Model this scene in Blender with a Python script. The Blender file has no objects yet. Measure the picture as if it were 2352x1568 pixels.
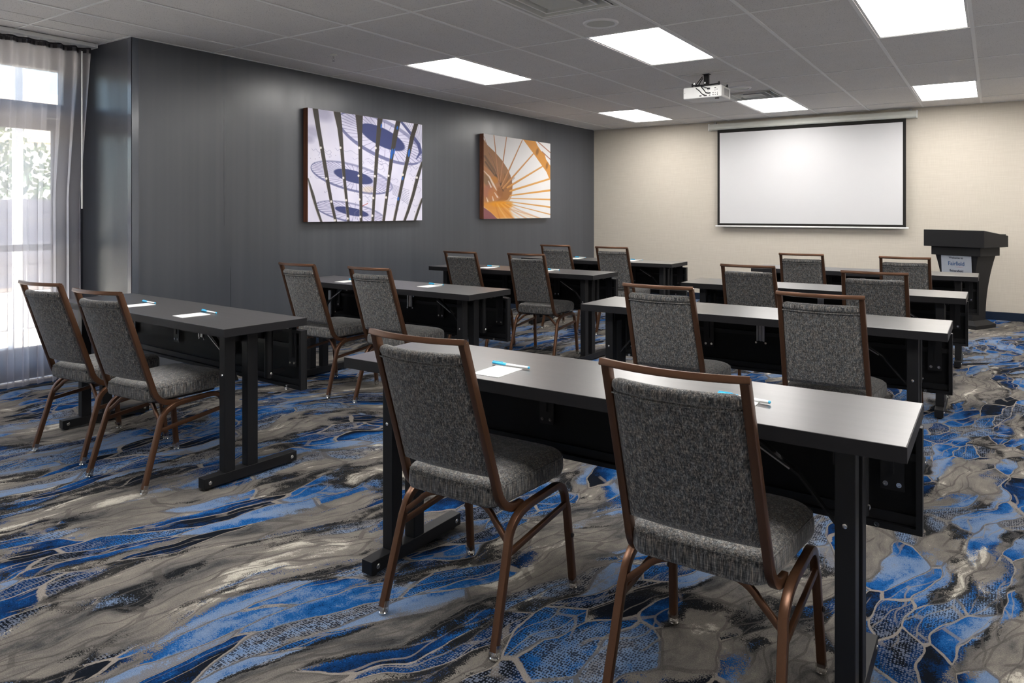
import bpy, bmesh, math, random
import numpy as np
from mathutils import Vector, Matrix

# ------------------------------------------------------------------ scene, camera, sky, sun, exposure
scene = bpy.context.scene
C = scene.collection
PI = math.pi
R = math.radians

cam_data = bpy.data.cameras.new('camera')
cam_data.sensor_width = 36.0
cam_data.lens = 1655.0 / 2352.0 * 36.0
cam_data.shift_y = (485.3 - 784.0) / 2352.0
cam_data.clip_start = 0.05
cam = bpy.data.objects.new('camera', cam_data)
cam.location = (0, 0, 1.30)
cam.rotation_euler = (R(90), 0, R(33.8))
C.objects.link(cam)
scene.camera = cam

world = bpy.data.worlds.new('sky')
scene.world = world
world.use_nodes = True
wn = world.node_tree
wn.nodes.clear()
sky = wn.nodes.new('ShaderNodeTexSky')
sky.sky_type = 'NISHITA'
sky.sun_disc = False
sky.sun_elevation = R(48)
sky.sun_rotation = R(10)
sky.dust_density = 1.5
bg = wn.nodes.new('ShaderNodeBackground')
bg.inputs['Strength'].default_value = 0.75
wo = wn.nodes.new('ShaderNodeOutputWorld')
wn.links.new(sky.outputs[0], bg.inputs['Color'])
wn.links.new(bg.outputs[0], wo.inputs['Surface'])

sun_data = bpy.data.lights.new('sun', 'SUN')
sun_data.energy = 42.0
sun_data.angle = R(0.6)
sun_data.color = (1.0, 0.95, 0.88)
sun = bpy.data.objects.new('sun', sun_data)
sun.rotation_euler = Vector((-0.08, 0.55, 0.83)).to_track_quat('Z', 'Y').to_euler()
C.objects.link(sun)

PANEL_STRENGTH = 20.0          # the ceiling panels' own light (their diffusers)

scene.view_settings.view_transform = 'Standard'
scene.view_settings.look = 'None'
scene.view_settings.gamma = 1.0
scene.view_settings.use_curve_mapping = False
scene.view_settings.exposure = 0.0
scene.cycles.max_bounces = 8
scene.cycles.diffuse_bounces = 5
scene.cycles.glossy_bounces = 4
scene.cycles.transparent_max_bounces = 12
scene.cycles.use_denoising = True
scene.cycles.sample_clamp_indirect = 6.0

# ------------------------------------------------------------------ node helpers
class NT:
    def __init__(self, name):
        self.m = bpy.data.materials.new(name)
        self.m.use_nodes = True
        self.t = self.m.node_tree
        self.t.nodes.clear()
        self.out = self.t.nodes.new('ShaderNodeOutputMaterial')

    def put(self, sock, v):
        if isinstance(v, bpy.types.NodeSocket):
            self.t.links.new(v, sock)
        else:
            if hasattr(sock.default_value, '__len__') and not hasattr(v, '__len__'):
                v = (v, v, v)
            if hasattr(v, '__len__') and len(sock.default_value) == 4 and len(v) == 3:
                v = (*v, 1)
            sock.default_value = v

    def n(self, kind, out=0, ins=None, **props):
        nd = self.t.nodes.new('ShaderNode' + kind)
        for k, v in props.items():
            setattr(nd, k, v)
        for k, v in (ins or {}).items():
            self.put(nd.inputs[k], v)
        return nd.outputs[out] if out is not None else nd

    def math(self, op, a, b=0.0, c=0.0, clamp=False):
        nd = self.t.nodes.new('ShaderNodeMath')
        nd.operation = op
        nd.use_clamp = clamp
        for i, v in enumerate((a, b, c)):
            self.put(nd.inputs[i], v)
        return nd.outputs[0]

    def vmath(self, op, a, b=(0, 0, 0)):
        nd = self.t.nodes.new('ShaderNodeVectorMath')
        nd.operation = op
        self.put(nd.inputs[0], a)
        self.put(nd.inputs[1], b)
        return nd.outputs[0]

    def step(self, v, lo, hi):
        return self.n('MapRange', 0, {'Value': v, 'From Min': lo, 'From Max': hi, 'To Min': 0.0, 'To Max': 1.0}, interpolation_type='SMOOTHSTEP')

    def mix(self, f, a, b, blend='MIX'):
        nd = self.t.nodes.new('ShaderNodeMix')
        nd.data_type = 'RGBA'
        nd.blend_type = blend
        nd.clamp_factor = True
        self.put(nd.inputs[0], f)
        self.put(nd.inputs[6], a)
        self.put(nd.inputs[7], b)
        return nd.outputs[2]

    def ramp(self, f, stops, interp='LINEAR'):
        nd = self.t.nodes.new('ShaderNodeValToRGB')
        cr = nd.color_ramp
        cr.interpolation = interp
        while len(cr.elements) > 1:
            cr.elements.remove(cr.elements[-1])
        cr.elements[0].position = stops[0][0]
        cr.elements[0].color = (*stops[0][1], 1)
        for p, c in stops[1:]:
            e = cr.elements.new(p)
            e.color = (*c, 1)
        self.put(nd.inputs[0], f)
        return nd.outputs[0]

    def noise(self, vec, scale, detail=2.0, rough=0.5, out=0):
        return self.n('TexNoise', out, {'Vector': vec, 'Scale': scale, 'Detail': detail, 'Roughness': rough})

    def bump(self, h, strength, dist=0.001):
        return self.n('Bump', 0, {'Height': h, 'Strength': strength, 'Distance': dist})

    def bsdf(self, **ins):
        b = self.t.nodes.new('ShaderNodeBsdfPrincipled')
        names = {'color': 'Base Color', 'rough': 'Roughness', 'metal': 'Metallic', 'spec': 'Specular IOR Level',
                 'normal': 'Normal', 'coat': 'Coat Weight', 'coat_rough': 'Coat Roughness', 'sheen': 'Sheen Weight',
                 'emit': 'Emission Color', 'emit_s': 'Emission Strength', 'alpha': 'Alpha', 'ior': 'IOR',
                 'trans': 'Transmission Weight'}
        for k, v in ins.items():
            self.put(b.inputs[names[k]], v)
        self.t.links.new(b.outputs[0], self.out.inputs[0])
        return b


def simple(name, color, rough=0.5, metal=0.0, spec=0.5, vary=0.06, scale=30.0, bump=0.0, coat=0.0):
    t = NT(name)
    co = t.n('TexCoord', 'Object')
    nz = t.noise(co, scale, 4.0)
    f = t.n('MapRange', 0, {'Value': nz, 'To Min': 1 - vary, 'To Max': 1 + vary})
    col = t.vmath('MULTIPLY', color, t.n('CombineXYZ', 0, {'X': f, 'Y': f, 'Z': f}))
    kw = dict(color=col, rough=rough, metal=metal, spec=spec, coat=coat)
    if bump:
        kw['normal'] = t.bump(t.noise(co, scale * 8, 3.0), bump)
    t.bsdf(**kw)
    return t.m


def carpet_material():
    t = NT('patterned_carpet')
    P = t.n('TexCoord', 'Object')
    big = t.vmath('SUBTRACT', t.noise(P, 0.55, 1.0, 0.5, 1), (0.5, 0.5, 0.5))
    mid = t.vmath('SUBTRACT', t.noise(P, 2.6, 2.0, 0.5, 1), (0.5, 0.5, 0.5))
    W = t.vmath('ADD', P, t.vmath('MULTIPLY', big, (0.9, 0.9, 0)))
    W = t.vmath('ADD', W, t.vmath('MULTIPLY', mid, (0.22, 0.22, 0)))
    Q = t.n('VectorRotate', 0, {'Vector': W, 'Angle': R(14)}, rotation_type='Z_AXIS')
    Q = t.vmath('MULTIPLY', Q, (1.0, 0.36, 0.0))
    fine = t.math('SUBTRACT', t.noise(P, 190.0, 2.0, 0.8), 0.5)
    rag = t.math('SUBTRACT', t.noise(P, 24.0, 5.0, 0.7), 0.5)
    edge = t.math('ADD', t.math('MULTIPLY', fine, 0.30), t.math('MULTIPLY', rag, 0.26))
    V = t.vmath('MULTIPLY', Q, (9.4, 8.2, 0))
    vor = t.n('TexVoronoi', None, {'Vector': V, 'Scale': 1.0, 'Randomness': 1.0}, voronoi_dimensions='2D')
    sep = t.n('SeparateColor', None, {0: vor.outputs['Color']})
    r1, r2, r3 = sep.outputs[0], sep.outputs[1], sep.outputs[2]
    dte = t.n('TexVoronoi', 0, {'Vector': V, 'Scale': 1.0, 'Randomness': 1.0}, voronoi_dimensions='2D', feature='DISTANCE_TO_EDGE')
    A = t.noise(t.vmath('ADD', Q, (3.1, 0.4, 0)), 2.1, 3.0, 0.6)
    B = t.noise(t.vmath('ADD', Q, (11.3, 5.2, 0)), 3.1, 3.0, 0.6)
    G = t.noise(t.vmath('ADD', Q, (7.7, 9.1, 0)), 5.0, 5.0, 0.66)
    G2 = t.noise(t.vmath('ADD', Q, (1.7, 2.1, 0)), 3.0, 3.0, 0.55)
    a = t.math('ADD', t.math('ADD', A, t.math('MULTIPLY', t.math('SUBTRACT', r1, 0.5), 0.13)), t.math('MULTIPLY', edge, 0.40))
    mask = t.step(a, 0.486, 0.496)
    b = t.math('ADD', t.math('ADD', B, t.math('MULTIPLY', t.math('SUBTRACT', r2, 0.5), 0.30)), t.math('MULTIPLY', edge, 0.75))
    brush = t.noise(t.vmath('MULTIPLY', Q, (26.0, 14.0, 0)), 1.0, 3.0, 0.65)
    b = t.math('ADD', b, t.math('MULTIPLY', t.math('SUBTRACT', brush, 0.5), 0.10))
    blue = t.ramp(b, [(0.0, (0.006, 0.008, 0.012)), (0.375, (0.007, 0.009, 0.014)), (0.385, (0.004, 0.018, 0.060)),
                      (0.455, (0.005, 0.032, 0.115)), (0.463, (0.006, 0.058, 0.195)), (0.525, (0.016, 0.095, 0.27)),
                      (0.535, (0.095, 0.155, 0.275)), (0.63, (0.155, 0.215, 0.325)), (0.65, (0.135, 0.145, 0.175)), (0.75, (0.16, 0.155, 0.155))])
    g = t.math('ADD', G, t.math('MULTIPLY', edge, 0.42))
    gray = t.ramp(g, [(0.30, (0.016, 0.017, 0.020)), (0.37, (0.060, 0.060, 0.061)), (0.44, (0.115, 0.108, 0.101)),
                      (0.54, (0.175, 0.160, 0.143)), (0.585, (0.20, 0.182, 0.163)), (0.605, (0.38, 0.355, 0.305)), (0.70, (0.56, 0.53, 0.46))])
    # stipple rows in some cells and along the colour changes
    dot = t.n('TexVoronoi', 0, {'Vector': t.vmath('MULTIPLY', P, (120, 95, 0)), 'Scale': 1.0, 'Randomness': 0.45}, voronoi_dimensions='2D')
    where = t.math('MAXIMUM', t.step(r3, 0.66, 0.68), t.math('MULTIPLY', t.step(a, 0.455, 0.48), t.math('SUBTRACT', 1.0, t.step(a, 0.48, 0.505))))
    dots = t.math('MULTIPLY', t.math('LESS_THAN', dot, t.math('ADD', 0.34, t.math('MULTIPLY', rag, 1.6))), where)
    blue = t.mix(t.math('MULTIPLY', dots, 0.88), blue, t.mix(t.step(b, 0.44, 0.46), (0.12, 0.14, 0.19), (0.008, 0.012, 0.022)))
    # black pattern streaks hugging the blue areas
    rim = t.math('MULTIPLY', t.step(a, 0.440, 0.452), t.step(t.math('ADD', G2, t.math('MULTIPLY', edge, 0.3)), 0.50, 0.515))
    gray = t.mix(t.math('MULTIPLY', rim, 0.95), gray, (0.008, 0.009, 0.011))
    col = t.mix(mask, gray, blue)
    w = t.math('ADD', t.math('MULTIPLY', rag, 0.07), 0.032)
    vein = t.math('SUBTRACT', 1.0, t.step(t.math('SUBTRACT', dte, w), -0.006, 0.010))
    light_zone = t.step(b, 0.52, 0.55)
    vcol = t.mix(t.math('MULTIPLY', light_zone, 0.8), (0.235, 0.21, 0.185), (0.06, 0.065, 0.075))
    vcol = t.mix(mask, (0.055, 0.052, 0.050), vcol)
    vamt = t.math('MULTIPLY', vein, t.math('ADD', t.math('MULTIPLY', mask, 0.45), 0.47))
    col = t.mix(vamt, col, vcol)
    V2 = t.vmath('ADD', t.vmath('MULTIPLY', Q, (17.0, 9.0, 0)), (4.0, 2.0, 0))
    d2 = t.n('TexVoronoi', 0, {'Vector': V2, 'Scale': 1.0}, voronoi_dimensions='2D', feature='DISTANCE_TO_EDGE')
    v2 = t.math('MULTIPLY', t.math('SUBTRACT', 1.0, t.step(t.math('SUBTRACT', d2, t.math('MULTIPLY', rag, 0.06)), 0.03, 0.055)), t.step(G2, 0.45, 0.48))
    col = t.mix(t.math('MULTIPLY', v2, 0.62), col, t.mix(mask, (0.065, 0.06, 0.057), (0.20, 0.18, 0.16)))
    pile = t.n('MapRange', 0, {'Value': t.noise(P, 300.0, 2.0, 0.9), 'From Min': 0.3, 'From Max': 0.7, 'To Min': 0.68, 'To Max': 1.32})
    col = t.vmath('MULTIPLY', col, t.n('CombineXYZ', 0, {'X': pile, 'Y': pile, 'Z': pile}))
    t.bsdf(color=col, rough=1.0, spec=0.03, normal=t.bump(t.noise(P, 330.0, 3.0, 0.8), 0.5, 0.004))
    return t.m


def fabric_material():
    t = NT('charcoal_tweed')
    P = t.n('TexCoord', 'Object')
    ver = t.noise(t.vmath('MULTIPLY', P, (430, 430, 34)), 1.0, 2.0, 0.65)
    ver2 = t.noise(t.vmath('MULTIPLY', P, (170, 170, 9)), 1.0, 2.0, 0.6)
    hor = t.noise(t.vmath('MULTIPLY', P, (40, 40, 480)), 1.0, 2.0, 0.6)
    v = t.math('ADD', t.math('MULTIPLY', ver, 0.50), t.math('ADD', t.math('MULTIPLY', ver2, 0.30), t.math('MULTIPLY', hor, 0.20)))
    col = t.ramp(v, [(0.37, (0.012, 0.013, 0.015)), (0.455, (0.052, 0.053, 0.055)), (0.52, (0.118, 0.115, 0.111)),
                     (0.575, (0.22, 0.21, 0.197)), (0.66, (0.40, 0.375, 0.345))])
    tint = t.ramp(t.noise(t.vmath('MULTIPLY', P, (120, 120, 30)), 1.0, 2.0), [(0.40, (0.92, 0.98, 1.04)), (0.6, (1.05, 0.99, 0.94))])
    col = t.vmath('MULTIPLY', col, tint)
    t.bsdf(color=col, rough=0.92, spec=0.15, sheen=0.25, normal=t.bump(v, 0.55, 0.0015))
    return t.m


def dark_wall_material():
    t = NT('slate_vinyl_wallcovering')
    P = t.n('TexCoord', 'Object')
    st = t.noise(t.vmath('MULTIPLY', P, (5.3, 5.3, 0.15)), 1.0, 1.0, 0.5)
    st2 = t.noise(t.vmath('MULTIPLY', P, (26, 26, 0.6)), 1.0, 0.0, 0.5)
    herr = t.noise(t.vmath('MULTIPLY', t.vmath('ADD', P, (9.13, 7.37, 3.1)), (110, 110, 40)), 1.0, 2.0, 0.7)
    f = t.math('ADD', t.math('MULTIPLY', st, 0.6), t.math('MULTIPLY', st2, 0.4))
    col = t.ramp(f, [(0.20, (0.050, 0.055, 0.066)), (0.80, (0.074, 0.080, 0.093))])
    rough = t.n('MapRange', 0, {'Value': f, 'From Min': 0.2, 'From Max': 0.8, 'To Min': 0.27, 'To Max': 0.36})
    t.bsdf(color=col, rough=rough, spec=0.6, normal=t.bump(herr, 0.14, 0.002))
    return t.m


def beige_wall_material():
    t = NT('beige_woven_wallcovering')
    P = t.n('TexCoord', 'Object')
    h = t.noise(t.vmath('MULTIPLY', P, (6, 6, 160)), 1.0, 3.0, 0.6)
    v = t.noise(t.vmath('MULTIPLY', P, (160, 160, 6)), 1.0, 3.0, 0.6)
    f = t.math('ADD', t.math('MULTIPLY', h, 0.5), t.math('MULTIPLY', v, 0.5))
    col = t.ramp(f, [(0.35, (0.515, 0.47, 0.40)), (0.65, (0.585, 0.54, 0.465))])
    t.bsdf(color=col, rough=0.75, spec=0.25, normal=t.bump(f, 0.12, 0.002))
    return t.m


def tile_material():
    t = NT('fissured_ceiling_tile')
    P = t.n('TexCoord', 'Object')
    G = t.n('NewGeometry', 'Position')
    pits = t.n('TexVoronoi', 0, {'Vector': G, 'Scale': 85.0})
    nz = t.noise(G, 55.0, 5.0, 0.75)
    pit = t.math('MULTIPLY', t.math('LESS_THAN', pits, 0.22), t.math('GREATER_THAN', nz, 0.50))
    fis = t.math('GREATER_THAN', t.noise(G, 120.0, 3.0, 0.7), 0.66)
    k = t.math('MAXIMUM', pit, fis)
    base = t.mix(t.noise(G, 6.0, 3.0), (0.74, 0.715, 0.69), (0.80, 0.775, 0.745))
    col = t.mix(t.math('MULTIPLY', k, 0.62), base, (0.16, 0.15, 0.14))
    t.bsdf(color=col, rough=0.95, spec=0.1, normal=t.bump(t.math('SUBTRACT', 1.0, k), 0.4, 0.002))
    return t.m


def tabletop_material():
    t = NT('dark_laminate')
    P = t.n('TexCoord', 'Object')
    g1 = t.noise(t.vmath('MULTIPLY', P, (2.2, 110, 110)), 1.0, 4.0, 0.65)
    g2 = t.noise(t.vmath('MULTIPLY', P, (0.7, 26, 26)), 1.0, 3.0, 0.6)
    f = t.math('ADD', t.math('MULTIPLY', g1, 0.5), t.math('MULTIPLY', g2, 0.5))
    col = t.ramp(f, [(0.36, (0.032, 0.029, 0.031)), (0.64, (0.052, 0.047, 0.049))])
    rough = t.n('MapRange', 0, {'Value': g1, 'To Min': 0.30, 'To Max': 0.38})
    t.bsdf(color=col, rough=rough, spec=0.8, coat=0.6, coat_rough=0.27, normal=t.bump(g1, 0.05, 0.001))
    return t.m


def sheer_material():
    t = NT('sheer_curtain_voile')
    P = t.n('TexCoord', 'Object')
    weave = t.noise(t.vmath('MULTIPLY', P, (900, 900, 700)), 1.0, 1.0, 0.6)
    dif = t.n('BsdfDiffuse', 0, {'Color': (0.24, 0.23, 0.24)})
    trl = t.n('BsdfTranslucent', 0, {'Color': (0.92, 0.89, 0.93)})
    ms = t.n('MixShader', 0, {0: 0.75, 1: dif, 2: trl})
    tr = t.n('BsdfTransparent', 0, {'Color': (1, 1, 1)})
    fac = t.n('MapRange', 0, {'Value': weave, 'From Min': 0.3, 'From Max': 0.7, 'To Min': 0.54, 'To Max': 0.62})
    mx = t.n('MixShader', 0, {0: fac, 1: tr, 2: ms})
    t.t.links.new(mx, t.out.inputs[0])
    return t.m


def glass_material():
    t = NT('window_glass')
    P = t.n('TexCoord', 'Object')
    tr = t.n('BsdfTransparent', 0, {'Color': (0.93, 0.96, 0.97)})
    gl = t.n('BsdfGlossy', 0, {'Color': (1, 1, 1), 'Roughness': 0.02})
    fr = t.n('Fresnel', 0, {'IOR': 1.45})
    smudge = t.n('MapRange', 0, {'Value': t.noise(P, 3.0), 'To Min': 0.9, 'To Max': 1.0})
    mx = t.n('MixShader', 0, {0: t.math('MULTIPLY', fr, smudge), 1: tr, 2: gl})
    t.t.links.new(mx, t.out.inputs[0])
    return t.m


def clear_plastic():
    t = NT('clear_plastic')
    P = t.n('TexCoord', 'Object')
    tr = t.n('BsdfTransparent', 0, {'Color': (0.80, 0.78, 0.74)})
    gl = t.n('BsdfGlossy', 0, {'Color': (0.9, 0.9, 0.9), 'Roughness': 0.12})
    f = t.n('MapRange', 0, {'Value': t.noise(P, 60.0), 'To Min': 0.28, 'To Max': 0.50})
    mx = t.n('MixShader', 0, {0: f, 1: tr, 2: gl})
    t.t.links.new(mx, t.out.inputs[0])
    return t.m


def emitter(name, color, strength):
    t = NT(name)
    P = t.n('TexCoord', 'Object')
    f = t.n('MapRange', 0, {'Value': t.noise(P, 40.0), 'To Min': strength * 0.985, 'To Max': strength * 1.015})
    e = t.n('Emission', 0, {'Color': color, 'Strength': f})
    t.t.links.new(e, t.out.inputs[0])
    return t.m


def print_material():
    t = NT('canvas_print')
    P = t.n('TexCoord', 'Object')
    c = t.n('VertexColor', 0, layer_name='print')
    t.bsdf(color=c, rough=0.62, spec=0.3, normal=t.bump(t.noise(P, 900.0), 0.05, 0.0005))
    return t.m


def wood_material():
    t = NT('brown_wood_edge')
    P = t.n('TexCoord', 'Object')
    g = t.noise(t.vmath('MULTIPLY', P, (60, 60, 5)), 1.0, 4.0, 0.6)
    t.bsdf(color=t.ramp(g, [(0.3, (0.10, 0.034, 0.018)), (0.7, (0.20, 0.078, 0.040))]), rough=0.45)
    return t.m


def foliage_material():
    t = NT('green_foliage')
    P = t.n('TexCoord', 'Object')
    t.bsdf(color=t.ramp(t.noise(P, 12.0, 3.0), [(0.35, (0.10, 0.14, 0.08)), (0.65, (0.22, 0.27, 0.16))]), rough=0.7)
    return t.m


M = dict(
    carpet=carpet_material(), fabric=fabric_material(), dark_wall=dark_wall_material(), beige=beige_wall_material(),
    tile=tile_material(), laminate=tabletop_material(), sheer=sheer_material(), glass=glass_material(),
    clear=clear_plastic(), print=print_material(), wood=wood_material(), leaf=foliage_material(),
    edge=simple('dark_edge_banding', (0.0100, 0.0098, 0.0115), 0.55, 0.0, 0.25, 0.10, 60.0),
    bronze=simple('bronze_painted_metal', (0.105, 0.050, 0.027), 0.33, 0.6, 0.5, 0.10, 300.0, 0.05),
    chrome=simple('chrome', (0.75, 0.74, 0.72), 0.16, 1.0, 0.5, 0.03),
    steel=simple('brushed_steel', (0.36, 0.36, 0.37), 0.35, 0.9, 0.5, 0.06),
    black_metal=simple('black_powder_coated_metal', (0.0060, 0.0062, 0.0075), 0.48, 0.0, 0.32, 0.10, 200.0, 0.05),
    black_board=simple('black_board', (0.0050, 0.0052, 0.0060), 0.6, 0.0, 0.2, 0.12, 40.0),
    tee=simple('white_ceiling_tee', (0.90, 0.89, 0.87), 0.5, 0.0, 0.4, 0.03),
    white=simple('white_painted_metal', (0.62, 0.63, 0.58), 0.42, 0.0, 0.5, 0.03),
    white_plastic=simple('white_plastic', (0.80, 0.80, 0.79), 0.38, 0.0, 0.5, 0.02),
    diffuser_metal=simple('pale_grille_metal', (0.60, 0.60, 0.56), 0.45, 0.0, 0.5, 0.04),
    dark_void=simple('dark_duct', (0.08, 0.08, 0.08), 0.8, 0.0, 0.2, 0.1),
    screen=simple('matt_white_screen', (0.60, 0.60, 0.61), 0.85, 0.0, 0.2, 0.01, 4.0),
    screen_border=simple('black_screen_border', (0.016, 0.015, 0.014), 0.8, 0.0, 0.2, 0.05),
    paper=simple('white_paper', (0.86, 0.86, 0.85), 0.8, 0.0, 0.3, 0.02, 80.0),
    pen_white=simple('white_pen_plastic', (0.84, 0.86, 0.87), 0.3, 0.0, 0.5, 0.01),
    pen_blue=simple('bright_blue_plastic', (0.06, 0.50, 0.82), 0.3, 0.0, 0.5, 0.02),
    navy=simple('navy_vinyl_baseboard', (0.0045, 0.012, 0.030), 0.55, 0.0, 0.25, 0.08),
    lectern=simple('black_lectern_laminate', (0.0095, 0.0095, 0.0108), 0.6, 0.0, 0.3, 0.12, 120.0, 0.05),
    frame=simple('dark_bronze_window_frame', (0.022, 0.024, 0.032), 0.38, 0.4, 0.5, 0.06),
    guard=simple('satin_corner_guard', (0.085, 0.095, 0.115), 0.16, 0.0, 0.8, 0.03),
    light_wall=simple('off_white_bounce_wall', (0.78, 0.75, 0.70), 0.8, 0.0, 0.3, 0.02, 3.0),  # unseen right and back walls, whitened to bounce more light into the room
    plaster=simple('painted_plaster', (0.30, 0.29, 0.28), 0.8, 0.0, 0.3, 0.04),
    concrete=simple('pale_patio_concrete', (0.66, 0.59, 0.50), 0.9, 0.0, 0.2, 0.10, 1.5),
    fence=simple('weathered_grey_fence', (0.13, 0.127, 0.15), 0.85, 0.0, 0.2, 0.15, 5.0),
    stucco=simple('white_stucco', (0.80, 0.79, 0.77), 0.9, 0.0, 0.2, 0.05, 4.0),
    tan=simple('tan_hillside', (0.50, 0.40, 0.30), 0.95, 0.0, 0.2, 0.25, 0.6),
    bark=simple('brown_bark', (0.10, 0.07, 0.05), 0.9, 0.0, 0.2, 0.2, 10.0),
    rubber=simple('dark_rubber', (0.02, 0.018, 0.022), 0.6, 0.0, 0.4, 0.05),
    blue_ink=simple('blue_grey_ink', (0.06, 0.12, 0.24), 0.7, 0.0, 0.3, 0.02),
    black_ink=simple('dark_ink', (0.03, 0.035, 0.05), 0.7, 0.0, 0.3, 0.02),
    red_ink=simple('reddish_ink', (0.35, 0.13, 0.10), 0.7, 0.0, 0.3, 0.02),
    sign=simple('pale_grey_sign_card', (0.36, 0.39, 0.44), 0.6, 0.0, 0.3, 0.02),
    diffuser=emitter('lit_ceiling_panel', (1.0, 0.97, 0.935), PANEL_STRENGTH),
)

# ------------------------------------------------------------------ object helpers
def link(name, me, parent=None, mat=None, loc=None, rotz=None):
    o = bpy.data.objects.new(name, me)
    C.objects.link(o)
    if mat is not None and me is not None and not me.materials:
        me.materials.append(mat)
    if parent is not None:
        o.parent = parent
    if loc is not None:
        o.location = loc
    if rotz is not None:
        o.rotation_euler = (0, 0, rotz)
    return o


def mesh_of(bm, name, smooth=False, angle=35):
    bmesh.ops.recalc_face_normals(bm, faces=bm.faces[:])
    me = bpy.data.meshes.new(name)
    bm.to_mesh(me)
    bm.free()
    if smooth:
        for p in me.polygons:
            p.use_smooth = True
        try:
            me.set_sharp_from_angle(angle=R(angle))
        except Exception:
            pass
    return me


def obj(name, bm, mat, parent=None, smooth=False, angle=35, **kw):
    return link(name, mesh_of(bm, name, smooth, angle), parent, mat, **kw)


def thing(name, label, cat, loc=(0, 0, 0), rotz=0.0, group=None):
    o = bpy.data.objects.new(name, None)
    o.empty_display_size = 0.1
    C.objects.link(o)
    o.location = loc
    o.rotation_euler = (0, 0, rotz)
    o['label'] = label
    o['category'] = cat
    if group:
        o['group'] = group
    return o


def tag(o, label, cat, group=None):
    o['label'] = label
    o['category'] = cat
    if group:
        o['group'] = group
    return o


def structure(o):
    o['kind'] = 'structure'
    return o


def copy_tree(o, parent=None):
    c = o.copy()
    C.objects.link(c)
    if parent is not None:
        c.parent = parent
    for ch in list(o.children):
        copy_tree(ch, c)
    return c


def box(bm, x0, x1, y0, y1, z0, z1, bevel=0.0, seg=2):
    r = bmesh.ops.create_cube(bm, size=1.0)
    vs = r['verts']
    for v in vs:
        v.co = Vector(((x0 + x1) / 2 + v.co.x * (x1 - x0), (y0 + y1) / 2 + v.co.y * (y1 - y0), (z0 + z1) / 2 + v.co.z * (z1 - z0)))
    if bevel > 0:
        es = {e for v in vs for e in v.link_edges}
        bmesh.ops.bevel(bm, geom=list(es), offset=bevel, segments=seg, affect='EDGES', profile=0.5)
    return bm


def boxes(*bs, bevel=0.0):
    bm = bmesh.new()
    for b in bs:
        box(bm, *b, bevel=bevel)
    return bm


def sweep(bm, pts, w, h, side=None, r=0.0, caps=True, closed=False):
    """rectangular (or rounded) tube of width w along `side` and height h across it"""
    pts = [Vector(p) for p in pts]
    n = len(pts)
    prof = []
    if r > 0:
        k = 3
        for cx, cy, a0 in ((w / 2 - r, h / 2 - r, 0), (-w / 2 + r, h / 2 - r, 90), (-w / 2 + r, -h / 2 + r, 180), (w / 2 - r, -h / 2 + r, 270)):
            for i in range(k):
                a = R(a0 + 90 * i / (k - 1))
                prof.append((cx + r * math.cos(a), cy + r * math.sin(a)))
    else:
        prof = [(w / 2, h / 2), (-w / 2, h / 2), (-w / 2, -h / 2), (w / 2, -h / 2)]
    rings = []
    for i in range(n):
        if closed:
            a, b = pts[i - 1], pts[(i + 1) % n]
            d1, d2 = (pts[i] - a).normalized(), (b - pts[i]).normalized()
        else:
            d1 = (pts[i] - pts[i - 1]).normalized() if i > 0 else (pts[1] - pts[0]).normalized()
            d2 = (pts[i + 1] - pts[i]).normalized() if i < n - 1 else d1
        d = (d1 + d2).normalized()
        s = Vector(side) if side is not None else (Vector((0, 0, 1)) if abs(d.z) < 0.95 else Vector((1, 0, 0)))
        u = (s - d * s.dot(d)).normalized()
        v = d.cross(u).normalized()
        k = 1.0 / max(0.5, math.cos(d1.angle(d2) / 2)) if d1.length and d2.length else 1.0
        rings.append([bm.verts.new(pts[i] + u * a + v * b * k) for a, b in prof])
    m = len(prof)
    for i in range(n if closed else n - 1):
        A, B = rings[i], rings[(i + 1) % n]
        for j in range(m):
            bm.faces.new((A[j], A[(j + 1) % m], B[(j + 1) % m], B[j]))
    if caps and not closed:
        bm.faces.new(rings[0][::-1])
        bm.faces.new(rings[-1])
    return bm


def tube(bm, pts, rad, seg=8, caps=True):
    pts = [Vector(p) for p in pts]
    rings = []
    prev = None
    for i, p in enumerate(pts):
        d = ((pts[i] - pts[i - 1]).normalized() if i > 0 else Vector()) + ((pts[i + 1] - pts[i]).normalized() if i < len(pts) - 1 else Vector())
        d.normalize()
        ref = prev if prev is not None else (Vector((0, 0, 1)) if abs(d.z) < 0.9 else Vector((1, 0, 0)))
        u = (ref - d * ref.dot(d)).normalized()
        prev = u
        v = d.cross(u)
        rr = rad[i] if hasattr(rad, '__len__') else rad
        rings.append([bm.verts.new(p + (u * math.cos(2 * PI * j / seg) + v * math.sin(2 * PI * j / seg)) * rr) for j in range(seg)])
    for A, B in zip(rings, rings[1:]):
        for j in range(seg):
            bm.faces.new((A[j], A[(j + 1) % seg], B[(j + 1) % seg], B[j]))
    if caps:
        bm.faces.new(rings[0][::-1])
        bm.faces.new(rings[-1])
    return bm


def lathe(bm, prof, center=(0, 0, 0), seg=16, axis='Z'):
    cx, cy, cz = center
    rings = []
    for r, z in prof:
        ring = []
        for j in range(seg):
            a = 2 * PI * j / seg
            p = (r * math.cos(a), r * math.sin(a), z)
            if axis == 'Y':
                p = (p[0], p[2], p[1])
            elif axis == 'X':
                p = (p[2], p[0], p[1])
            ring.append(bm.verts.new((cx + p[0], cy + p[1], cz + p[2])))
        rings.append(ring)
    for A, B in zip(rings, rings[1:]):
        for j in range(seg):
            bm.faces.new((A[j], A[(j + 1) % seg], B[(j + 1) % seg], B[j]))
    bm.faces.new(rings[0][::-1])
    bm.faces.new(rings[-1])
    return bm


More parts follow.
